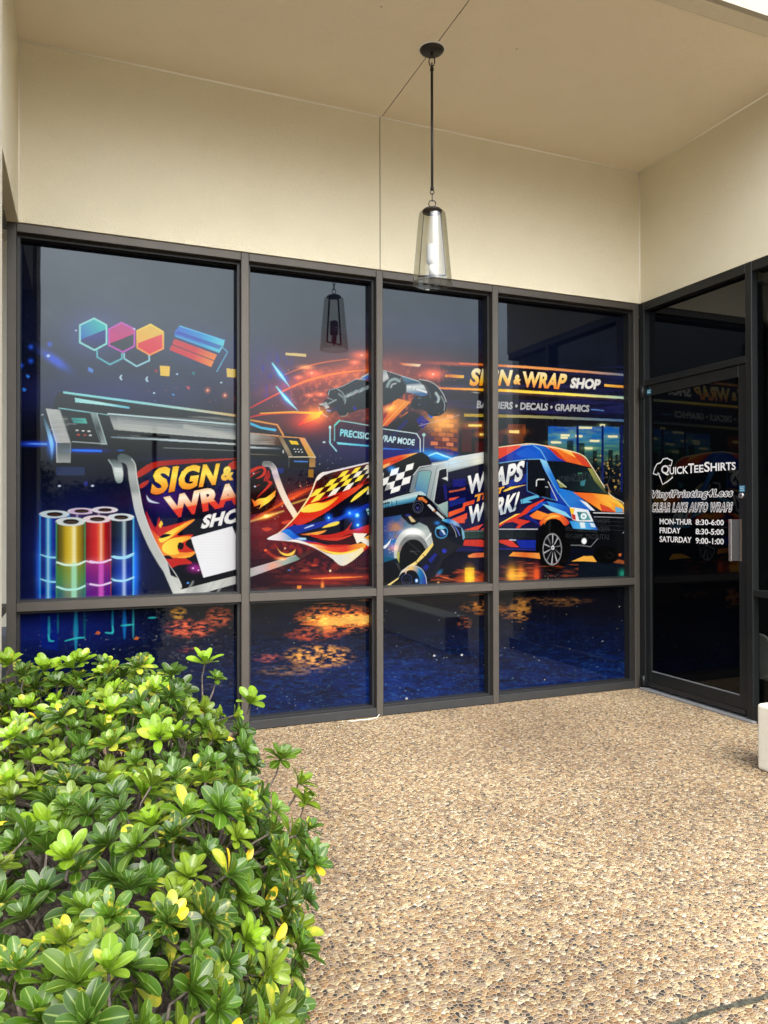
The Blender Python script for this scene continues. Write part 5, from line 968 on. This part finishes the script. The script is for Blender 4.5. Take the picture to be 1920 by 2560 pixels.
# lettering on the door glass (photo points worked out on the glass plane)
XT = XR+.0285
def on_door(u,v):
    d = Fv+(u-960)/FPX*Rv-(v-1280)/FPX*Uv; t = XT/d[0]; return t*d[1], CH+t*d[2]
def dz(x,y): return on_door(1580+x/4.809,1080+y/4.809)
def door_text(name, s, quad, m, bold=.02, slant=0.0, dx=0.0, grow=0.0, space=1.0):
    v,t = text_tris(s,bold,space); v = v.copy(); v[:,0] += slant*v[:,1]
    v0,_ = text_tris(s,0.0 if grow else bold,space); v0=v0.copy(); v0[:,0]+=slant*v0[:,1]
    x0,y0 = v0.min(0); x1,y1 = v0.max(0); q = [dz(*p_) for p_ in quad]
    H = homog([(x0,y1),(x1,y1),(x1,y0),(x0,y0)],q); w_ = np.c_[v,np.ones(len(v))]@H.T; P = w_[:,:2]/w_[:,2:]
    o = mesh_pd(name, [(XT-dx,a,b) for a,b in P], [tuple(int(i) for i in r) for r in t], m, door)
    o['label'] = '"%s" in %s' % (s, 'white letters' if m is M_white else 'black letters'); return o
# "QuickTeeShirts" in capitals and small capitals
for s,q in (('Q',[(352,400),(446,398),(446,520),(350,524)]),('UICK',[(450,424),(676,405),(676,500),(452,512)]),('T',[(676,380),(746,375),(746,492),(676,497)]),('EE',[(748,400),(860,392),(860,484),(748,490)]),('S',[(868,360),(936,356),(936,476),(868,482)]),('HIRTS',[(944,372),(1246,360),(1246,455),(944,474)])):
    door_text('lettering', s, q, M_white, .022)
def door_stroke(name, pts, wd, m):
    P = [Vector(dz(*p_)) for p_ in pts]; vs=[]; fs=[]
    for i,p_ in enumerate(P):
        a = P[max(i-1,0)]; b = P[min(i+1,len(P)-1)]; d = (b-a).normalized(); nrm = Vector((-d.y,d.x))*wd/2
        vs += [(XT,*(p_+nrm)),(XT,*(p_-nrm))]
        if i: fs.append((2*i-2,2*i-1,2*i+1,2*i))
    return mesh_pd(name, vs, fs, m, door)
door_stroke('shirt_emblem', [(330,505),(312,492),(300,516),(256,500),(272,440),(300,385),(345,368),(362,345),(372,326),(420,315),(484,345),(472,400),(440,402),(468,412)], .009, M_white)
door_stroke('shirt_emblem', [(318,500),(345,560),(366,630),(420,600),(490,545),(480,535)], .009, M_white)
for s,q in (('VinylPrinting4Less',[(236,702),(1216,680),(1212,806),(234,822)]),('CLEAR LAKE AUTO WRAPS',[(240,852),(1216,846),(1206,962),(236,962)])):
    q2 = [(q[0][0]+6,q[0][1]+7),(q[1][0]-6,q[1][1]+7),(q[2][0]-6,q[2][1]-7),(q[3][0]+6,q[3][1]-7)]
    gb = .11 if s[0]=='V' else .105
    v_,t_ = text_tris(s,.014,1.2); V_ = []; T_ = []
    for k_ in range(12):
        a_ = k_*math.pi/6; V_.append(v_+.072*np.array([math.cos(a_),math.sin(a_)])); T_.append(t_+k_*len(v_))
    _tc[(s,'ring',1.2)] = (np.concatenate(V_),np.concatenate(T_)); wo = door_text('lettering', s, q2, M_white, 'ring', .22, 0, grow=1, space=1.2)
    for k_,vv in enumerate(wo.data.vertices): vv.co.x -= (k_//len(v_))*.00005
    door_text('lettering', s, q2, M_vblack, .014 if s[0]=='V' else .008, .22, .0012, grow=1, space=1.2)
for s,q in (('MON-THUR',[(332,1040),(722,1048),(720,1116),(332,1110)]),('8:30-6:00',[(764,1048),(1104,1054),(1104,1124),(764,1118)]),('FRIDAY',[(332,1148),(586,1152),(584,1220),(332,1216)]),('8:30-5:00',[(764,1160),(1104,1168),(1104,1240),(764,1230)]),('SATURDAY',[(332,1252),(718,1262),(714,1334),(332,1322)]),('9:00-1:00',[(764,1270),(1104,1282),(1104,1355),(764,1342)])):
    door_text('lettering', s, q, M_white, .022)
# ---- left side storefront (seen edge-on)
M_fr2 = M_frame
LX = XL-.046
def lb(name, y0,y1,z0,z1,m=M_frame): return box(name, LX-.10,LX+.0, y0,y1,z0,z1,m,B,bev=.002,seg=1)
lb('head_rail',3.50,D-.001,2.968,ZH-.001); lb('bottom_rail',3.50,D-.001,.004,.06); lb('middle_rail',3.50,D-.001,.813,.865); lb('mullion',3.496,3.4995,0,ZH)
for z0,z1 in ((.0605,.8125),(.8655,2.9675)):
    o = box('window', LX-.06,LX-.055, 3.50,D-.002, z0,z1, M_glassdark, B); o['label'] = 'dark side pane at the left edge, '+('low' if z0<.5 else 'tall')

# ------------------------------------------------------------------ pendant lamp
LXc,LYc = 1.8775,3.889
lamp = empty('pendant_lamp', (LXc,LYc,ZC), label='black pendant lamp with a tapered clear glass shade hanging from the ceiling', cat='pendant lamp')
def lat(name, prof, m, par=lamp): return lathe(name, prof, (LXc,LYc), m, par)
lat('canopy', [(.0,ZC-.022),(.040,ZC-.022),(.063,ZC-.014),(.070,ZC-.004),(.071,ZC+.0)], M_black)
lat('paint_ring', [(.071,ZC-.0035),(.080,ZC-.0025),(.083,ZC-.0002)], mat('chipped_white_paint',(.75,.73,.66),.8))
lat('stem_joint', [(.0,4.03),(.009,4.03),(.009,4.015),(.0,4.01)], M_black)
def ring(name, cx,cy,cz,rx,rz,r,rot,par=lamp):
    pts=[]
    for k in range(24):
        a=2*math.pi*k/24; p_=Vector((rx*math.cos(a),0,rz*math.sin(a))); p_.rotate(Matrix.Rotation(rot,3,'Z')); pts.append(Vector((cx,cy,cz))+p_)
    return tube(name,pts,r,M_black,par,8,True)
ring('chain_link',LXc,LYc,3.985,.017,.030,.0033,-.5); ring('chain_link',LXc,LYc,3.955,.010,.020,.003,1.0)
tube('rod',[(LXc,LYc,3.948),(LXc,LYc,3.235)],.0075,M_black,lamp,12)
lat('rod_collar',[(.0,3.95),(.010,3.948),(.011,3.93),(.0075,3.925)],M_black); lat('rod_collar',[(.0075,3.255),(.0105,3.25),(.0105,3.238),(.0,3.234)],M_black)
ring('chain_link',LXc,LYc,3.225,.011,.013,.0028,-.4); ring('chain_link',LXc,LYc,3.195,.006,.024,.0028,1.1); ring('chain_link',LXc,LYc,3.158,.020,.020,.0032,-.4)
lat('cap',[(.0,3.140),(.010,3.138),(.010,3.128),(.050,3.124),(.056,3.118),(.056,3.108),(.0,3.108)],M_black)
lat('glass_shade',[(.040,3.116),(.064,3.112),(.075,3.100),(.079,3.080),(.113,2.700),(.114,2.690),(.112,2.688),(.111,2.692)],M_shade)
for s in (-1,1):                                       # flat straps that widen downwards
    ca,sa = math.cos(-.45),math.sin(-.45)
    def R_(x,y,z): return (LXc+x*ca-y*sa, LYc+x*sa+y*ca, z)
    vs=[]; 
    for x,z in ((.046,3.106),(.050,3.085),(.077,2.745),(.077,2.738)):
        for dx_,dy_ in ((-.002,-.008),(.002,-.008),(.002,.008),(-.002,.008)): vs.append(R_(s*x+dx_,dy_,z))
    fs=[(0,1,2,3),(15,14,13,12)]+[(4*i+k,4*i+(k+1)%4,4*i+4+(k+1)%4,4*i+4+k) for i in range(3) for k in range(4)]
    mesh_pd('strap',vs,fs,M_black,lamp)
vs=[R_(x,y,z) for z in (2.738,2.744) for x,y in ((-.078,-.008),(.078,-.008),(.078,.008),(-.078,.008))]
mesh_pd('cross_bar',vs,[(3,2,1,0),(4,5,6,7),(0,1,5,4),(1,2,6,5),(2,3,7,6),(3,0,4,7)],M_black,lamp)
lat('finial',[(.0,2.722),(.006,2.724),(.007,2.738)],M_black)
lat('socket',[(.0,2.745),(.020,2.745),(.021,2.80),(.0,2.80)],mat('white_socket',(.7,.7,.68),.5))
lat('bulb',[(.018,2.80),(.024,2.806),(.033,2.816),(.034,2.83),(.034,2.905),(.030,2.916),(.018,2.922),(.0,2.923)],M_bulb)

# ------------------------------------------------------------------ low wall at the right, chair, string
lw = box('low_wall', 3.335,3.60,1.02,2.955,0,.352, M_low, bev=.018, seg=3)
tag(lw, 'low off-white stucco wall on the paving at the right edge', 'low wall')
ch = empty('low_chair', (4.5,3.88,0), label='low grey rounded-back chair behind the dark glass right of the door', cat='chair')
M_ch = mat('grey_chair_fabric',(.45,.43,.40),.7); M_chm = mat('pale_chair_rim',(.7,.7,.67),.5,.2)
def rrect(w_,h_,r,n=6):
    o=[]; 
    for cx,cy,a0 in ((w_/2-r,h_/2-r,0),(-w_/2+r,h_/2-r,90),(-w_/2+r,-h_/2+r,180),(w_/2-r,-h_/2+r,270)):
        for k in range(n+1): a=math.radians(a0+90*k/n); o.append((cx+r*math.cos(a),cy+r*math.sin(a)))
    return o
rr = rrect(.40,.285,.085); cx,cy,cz = 4.30,3.885,.393
n=len(rr); vs=[(cx-.012,cy+a,cz+b) for a,b in rr]+[(cx+.012,cy+a,cz+b) for a,b in rr]
mesh_pd('backrest',vs,[tuple(range(n)),tuple(range(n,2*n))[::-1]]+[(i,n+i,n+(i+1)%n,(i+1)%n) for i in range(n)],M_ch,ch)
tube('back_frame',[(cx-.004,cy+a*1.02,cz+b*1.02) for a,b in rr],.009,M_chm,ch,8,True)
box('seat',4.33,4.74,3.70,4.07,.22,.27,M_ch,ch,bev=.02)
for x,y in ((4.36,3.73),(4.36,4.04),(4.71,3.73),(4.71,4.04)): tube('leg',[(x,y,.006),(x,y,.22)],.011,M_chm,ch,8)
for y in (3.76,4.01): tube('back_support',[(4.37,y,.24),(cx+.012,y,.34)],.009,M_chm,ch,8)
tag(tube('string', [(1.62,4.655,.004),(1.66,4.640,.005),(1.70,4.652,.004),(1.76,4.640,.004),(1.83,4.655,.005),(1.855,4.672,.02)], 0.003, mat('white_cotton',(.6,.58,.52),.9)), 'frayed white string lying on the paving under the window mullion', 'string')
# insects / nail marks on the ceiling are part of the ceiling stucco
for x,y in ((1.08,3.55),(.98,3.33),(2.33,3.70),(1.47,3.66)):
    mesh_pd('stain_spot', [(x+.005*math.cos(a)*(1+.3*math.sin(3*a)),y+.004*math.sin(a),ZC-.0012) for a in [k*.785 for k in range(8)]], [tuple(range(8))[::-1]], M_crack, B)
# ------------------------------------------------------------------ shrub
M_leaf = bpy.data.materials.new('glossy_leaf'); M_leaf.use_nodes = True
def _leaf():
    m = M_leaf; l = m.node_tree.links; b = pb(m); out = m.node_tree.nodes['Material Output']
    at = nd(m,'ShaderNodeAttribute'); at.attribute_name = 'LeafCol'
    uvn = nd(m,'ShaderNodeUVMap'); uvn.uv_map = 'UV'; sp = nd(m,'ShaderNodeSeparateXYZ'); l.new(uvn.outputs[0], sp.inputs[0])
    ab = nd(m,'ShaderNodeMath', operation='ABSOLUTE'); l.new(sp.outputs[0], ab.inputs[0])
    rib = rmp(m, ab.outputs[0], [(.0,(1,1,1)),(.05,(.8,.8,.8)),(.13,(0,0,0))])
    c1 = mixc(m, rib.outputs[0], at.outputs['Color'], mixc(m, .5, at.outputs['Color'], (.26,.34,.10)))
    tcn = nd(m,'ShaderNodeTexCoord'); n1 = noise(m, 60, 3, vec=tcn.outputs['Object']); al = nd(m,'ShaderNodeMath', operation='MULTIPLY'); l.new(at.outputs['Alpha'], al.inputs[1])
    sp2 = rmp(m, n1.outputs[0], [(.55,(0,0,0)),(.66,(1,1,1))]); l.new(sp2.outputs[0], al.inputs[0])
    c2 = mixc(m, al.outputs[0], c1, (.50,.40,.04))
    ed = rmp(m, ab.outputs[0], [(.86,(0,0,0)),(.98,(.6,.6,.6))]); c3 = mixc(m, ed.outputs[0], c2, (.12,.19,.04))
    n2 = noise(m, 14, 3, vec=tcn.outputs['Object']); c4 = mixc(m, 1, c3, rmp(m, n2.outputs[0], [(.3,(.75,.8,.75)),(.7,(1.2,1.15,1.1))]).outputs[0], 'MULTIPLY')
    l.new(c4, b.inputs['Base Color']); b.inputs['Roughness'].default_value = .32; b.inputs['Specular IOR Level'].default_value = .36
    tl = nd(m,'ShaderNodeBsdfTranslucent'); tcol = mixc(m, .6, c4, (.35,.55,.05)); l.new(tcol, tl.inputs[0])
    mx = nd(m,'ShaderNodeMixShader'); mx.inputs[0].default_value = .12; l.new(b.outputs[0], mx.inputs[1]); l.new(tl.outputs[0], mx.inputs[2]); l.new(mx.outputs[0], out.inputs[0])
_leaf()
TS = [0,.14,.32,.50,.66,.79,.89,.96,1.0]; NL,NWD = len(TS),4      # points along and across a leaf
def leaf_template():
    co=[]; uv=[]
    for t in TS:
        if t <= .66: q = t/.66; wd = .5*(.11+.89*(q*q*(3-2*q))**.85)
        else: wd = .5*math.sqrt(max(.012,1-((t-.66)/.345)**2))
        for k in range(NWD+1):
            s = -1+2*k/NWD; co.append((t, s*wd, .055*abs(s)**1.6*wd*2)); uv.append((s,t))
    f = [(i*(NWD+1)+k,(i+1)*(NWD+1)+k,(i+1)*(NWD+1)+k+1,i*(NWD+1)+k+1) for i in range(NL-1) for k in range(NWD)]
    return np.array(co),np.array(uv),np.array(f)
LT,LU,LF = leaf_template()
leaf_v=[];leaf_c=[]
def basis(n):
    n = n/np.linalg.norm(n); a = np.cross(n,[0,0,1.0]); a = a/np.linalg.norm(a) if np.linalg.norm(a)>.1 else np.array([1.0,0,0]); return a,np.cross(n,a),n
rs = np.random.default_rng(11)
PAL = [((.018,.050,.004),.0),((.034,.082,.005),.0),((.058,.115,.006),.1),((.026,.064,.006),.3),((.095,.145,.008),.6)]
def rosette(p, axis, size, kind, n=None):
    a,b,nn = basis(axis); n = n or int(rs.integers(12,18)); ph = rs.uniform(0,6.28)
    base = np.array(PAL[int(rs.integers(0,len(PAL)))][0])*rs.uniform(.68,1.15)
    if kind == 'young': base = np.array([.135,.235,.010])*rs.uniform(.8,1.15)
    sick = .9 if rs.random()<.22 else .0
    for k in range(n):
        f = k/(n-1); th = ph+k*2.39996; el = math.radians(12+62*f**1.2+rs.uniform(-9,9)); ln = size*(1.02-.50*f**1.6)*rs.uniform(.82,1.12)
        if kind=='young': el = math.radians(24+54*f+rs.uniform(-6,6))
        d = math.cos(el)*(math.cos(th)*a+math.sin(th)*b)+math.sin(el)*nn; side = np.cross(nn,d); side /= np.linalg.norm(side)+1e-9; up = np.cross(d,side)
        tw = rs.uniform(-.35,.35); side,up = side*math.cos(tw)+up*math.sin(tw), -side*math.sin(tw)+up*math.cos(tw)
        w_ = ln*rs.uniform(.38,.46); curl = rs.uniform(-.10,.30)*(1-.5*f)
        t = LT[:,0]; y = LT[:,1]; z = LT[:,2]
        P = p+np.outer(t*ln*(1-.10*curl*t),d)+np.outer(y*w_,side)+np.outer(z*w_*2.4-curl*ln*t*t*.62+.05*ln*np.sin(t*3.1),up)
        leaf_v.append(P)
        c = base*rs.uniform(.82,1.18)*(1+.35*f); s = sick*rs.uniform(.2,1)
        r = rs.random()
        if r<.012 and kind!='young': c = np.array([.62,.42,.02])*rs.uniform(.8,1.1); s=.2
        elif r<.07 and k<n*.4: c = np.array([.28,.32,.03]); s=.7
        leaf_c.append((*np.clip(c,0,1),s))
cy_,sy_ = math.cos(YAW),math.sin(YAW)
def c2w(a,zc,z): return np.array([a*cy_+zc*sy_, zc*cy_-a*sy_, z])
def px(P):
    d = P-np.array([0,0,CH]); f = d@Fv; return 960+FPX*(d@Rv)/f, 1280-FPX*(d@Uv)/f, f
# mound: footprint in (sideways, ahead of the camera) metres
def right_edge(zc): return np.interp(zc,[.9,1.3,1.7,2.1,2.45,2.8,3.1,3.35],[-.36,-.27,-.235,-.25,-.38,-.55,-.68,-1.0])
def top(a,zc):
    t = np.interp(zc,[.9,1.3,1.8,2.3,2.8,3.2],[.40,.44,.50,.585,.665,.66])
    return t+.040*math.sin(a*7+zc*3)+.035*math.sin(zc*9-a*4)
anchors=[]
def try_add(P,nrm,mind):
    for q,_ in anchors:
        if abs(q[0]-P[0])<mind and abs(q[1]-P[1])<mind and np.linalg.norm(q-P)<mind: return
    anchors.append((P,nrm))
for k in range(26000):
    zc = rs.uniform(.95,3.32); e_ = right_edge(zc); a = e_-rs.uniform(0,1.75); dd = e_-a
    u_,v_,_f = px(c2w(a,zc,.5))
    if u_<-170: continue
    rr_ = .26
    if dd<rr_:
        h_ = top(a,zc); q = 1-dd/rr_; z = .06+(h_-.06)*(1-q**2.4)**.55 if q<1 else .1
        nrm = c2w(q*1.6,0,0)*1.0+np.array([0,0,1.1-q*.6])
    else: z = top(a,zc); nrm = np.array([0,0,1.0])
    zb = 3.32-zc
    if zb<.22: z -= (.22-zb)*1.4*rs.uniform(.2,1.5)
    P = c2w(a,zc,z+rs.uniform(-.035,.03)); nrm = nrm+np.array([rs.normal(0,.30),rs.normal(0,.30)-.30,0])
    try_add(P,nrm,.072+.022*rs.random())
for k in range(4500):                                   # right-hand flank, top to ground
    zc = rs.uniform(.95,3.25); e_ = right_edge(zc); z = rs.uniform(.10,top(e_,zc)-.03); q = z/top(e_,zc)
    a = e_+.0+.055*math.sin(zc*8+z*9)+rs.uniform(-.05,.035)-(.10*max(0,q-.6)/.4)-.10*(1-q)**2
    nrm = c2w(1.0,-.3,0)+np.array([rs.normal(0,.25),rs.normal(0,.25),.55+rs.normal(0,.2)])
    try_add(c2w(a,zc,z),nrm,.076)
ring_n = len(anchors)
for P,nrm in anchors:
    u_,v_,f_ = px(P); yg = rs.random() < (.24 if f_>2.6 else .05)
    rosette(P, nrm, rs.uniform(.050,.084), 'young' if yg else 'old')
for k in range(560):                                    # a thinner inner layer under the crown
    P,nrm = anchors[int(rs.integers(0,ring_n))]; rosette(P-nrm/np.linalg.norm(nrm)*rs.uniform(.08,.16)+rs.normal(0,.03,3), nrm+rs.normal(0,.4,3), rs.uniform(.05,.07), 'old', 7)
# single shoots that stand clear of the crown (photo point, distance)
def w_at(u,v,zc):
    return np.array([0,0,CH])+zc*(Fv+(u-960)/FPX*Rv-(v-1280)/FPX*Uv)
shoots=[]
for u,v,zc,s,kd in ((775,2140,2.15,.070,'old'),(770,2075,2.2,.05,'old'),(512,1662,2.95,.085,'young'),(540,1700,2.95,.05,'old'),(624,1760,2.85,.085,'young'),(700,1900,2.6,.08,'old'),(745,1960,2.5,.08,'old'),(760,2010,2.45,.075,'old'),(735,2330,2.0,.08,'old'),(745,2380,1.95,.075,'old'),(690,2250,2.1,.08,'old'),(660,2440,1.8,.07,'old'),(110,1680,3.05,.085,'young'),(185,1672,3.05,.09,'young'),(20,1665,3.0,.08,'young'),(270,1690,3.0,.08,'young'),(345,1670,3.0,.075,'old'),(430,1690,3.0,.08,'old'),(60,1690,2.9,.08,'old'),(175,2150,1.75,.075,'young')):
    P = w_at(u,v,zc); shoots.append(P); rosette(P, np.array([rs.normal(0,.2)+(.5 if u>700 else 0),-.35,1.0]), s, kd)
def build_leaves(name, parent):
    n = len(leaf_v); V = np.concatenate(leaf_v).astype(np.float32); nv = len(LT)
    F = (LF[None]+np.arange(n)[:,None,None]*nv).reshape(-1,4).astype(np.int32)
    me = bpy.data.meshes.new(name); me.vertices.add(len(V)); me.vertices.foreach_set('co',V.ravel()); me.loops.add(F.size); me.loops.foreach_set('vertex_index',F.ravel())
    me.polygons.add(len(F)); me.polygons.foreach_set('loop_start',np.arange(0,F.size,4,dtype=np.int32)); me.polygons.foreach_set('loop_total',np.full(len(F),4,np.int32)); me.update(calc_edges=True)
    me.polygons.foreach_set('use_smooth',np.ones(len(F),bool))
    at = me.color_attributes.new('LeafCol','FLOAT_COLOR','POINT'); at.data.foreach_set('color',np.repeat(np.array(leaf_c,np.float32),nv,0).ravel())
    uv = me.uv_layers.new(name='UV'); U = np.tile(LU,(n,1))[F.ravel()].astype(np.float32); uv.data.foreach_set('uv',U.ravel())
    return link(name, me, M_leaf, parent)
root = c2w(-.9,2.1,0)
bush = empty('shrub', tuple(root), label='dense green shrub with glossy spoon-shaped leaves, some yellowing, in front of the windows', cat='shrub')
build_leaves('foliage', bush)
# woody stems: three leaders from the ground, forking to the rosettes
trunks = [c2w(a,zc,.0) for a,zc in ((-.62,1.55),(-.72,2.1),(-1.05,1.9),(-1.1,2.6),(-.85,2.75),(-1.2,1.4))]
bm = bmesh.new()
for t_ in trunks:
    for k in range(3):
        e_ = t_+np.array([rs.normal(0,.12),rs.normal(0,.12),.30]); bm_tube(bm,[t_,(t_+e_)/2+rs.normal(0,.02,3),e_],[.022,.018,.013],7)
hubs = [t_+np.array([rs.normal(0,.14),rs.normal(0,.14),rs.uniform(.2,.36)]) for t_ in trunks for _ in range(9)]
for h_ in hubs:
    t_ = min(trunks,key=lambda q:np.linalg.norm(q-h_)); bm_tube(bm,[t_+np.array([0,0,.08]),(t_+h_)/2+rs.normal(0,.03,3),h_],[.014,.011,.008],6)
for P,nrm in anchors+[(s,np.array([.2,-.2,1.0])) for s in shoots]:
    h_ = min(hubs,key=lambda q:np.linalg.norm(q-P)+.0); dn = nrm/np.linalg.norm(nrm)
    bm_tube(bm,[h_,(h_+P)/2+rs.normal(0,.025,3)-np.array([0,0,.02]),P-dn*.05,P],[.0065,.0048,.0036,.0030],5,False)
me = bpy.data.meshes.new('branches'); bm.to_mesh(me); bm.free(); link('branches', me, M_bark, bush)

# ------------------------------------------------------------------ what stands behind the camera (seen only as reflections in the glass)
M_tl = mat('far_leaf',(.035,.06,.02),.7); M_tb = mat('far_bark',(.08,.06,.045),.9)
def tree(x,y,h,r,seed,label):
    t = empty('tree',(x,y,-.14),label=label,cat='tree',group='trees across the parking lot')
    rg = np.random.default_rng(seed); bm = bmesh.new(); bm_tube(bm,[(x,y,-.14),(x+.1,y,h*.35),(x,y,h*.6)],[.22,.16,.08],8)
    for k in range(5):
        a = rg.uniform(0,6.28); bm_tube(bm,[(x,y,h*.3),(x+math.cos(a)*r*.4,y+math.sin(a)*r*.4,h*.5),(x+math.cos(a)*r*.7,y+math.sin(a)*r*.7,h*.72)],[.10,.07,.03],6)
    me = bpy.data.meshes.new('trunk'); bm.to_mesh(me); bm.free(); link('trunk',me,M_tb,t)
    cl = rg.normal(0,.42,(14,3)); n = 2600; c = cl[rg.integers(0,14,n)]+rg.normal(0,.22,(n,3)); P = np.array([x,y,h*.62])+c*np.array([r,r,h*.32])
    P[:,2] = np.maximum(P[:,2],h*.18); s = rg.uniform(.10,.22,n)[:,None]; A = rg.normal(size=(n,3)); A /= np.linalg.norm(A,axis=1)[:,None]; Bv = np.cross(A,rg.normal(size=(n,3))); Bv /= np.linalg.norm(Bv,axis=1)[:,None]
    V = np.stack([P-A*s,P-Bv*s*.6,P+A*s,P+Bv*s*.6],1).reshape(-1,3); me = bpy.data.meshes.new('crown'); me.from_pydata(V.tolist(),[],[(4*i,4*i+1,4*i+2,4*i+3) for i in range(n)]); link('crown',me,M_tl,t)
spots = [(-9,-44,5.2,3.2),(-4,-47,6.2,3.6),(1.5,-45,4.4,3.0),(7,-50,5.0,3.6),(14,-46,3.9,3.0),(21,-52,5.4,4.0),(29,-48,4.2,3.2),(38,-55,5.2,4.2)]
for i,(x,y,h,r) in enumerate(spots): tree(x,y,h,r,i,'dark green tree across the parking lot, '+['leftmost','second from the left','third from the left','fourth from the left','fourth from the right','third from the right','second from the right','rightmost'][i]+' of its row')
up_ = empty('utility_pole',(4.3,-40,-.14),label='wooden utility pole with a crossarm across the parking lot',cat='utility pole')
tube('pole',[(4.3,-40,-.14),(4.3,-40,7.2)],.14,M_tb,up_,8); box('crossarm',3.4,5.2,-40.2,-40.05,6.4,6.55,M_tb,up_)
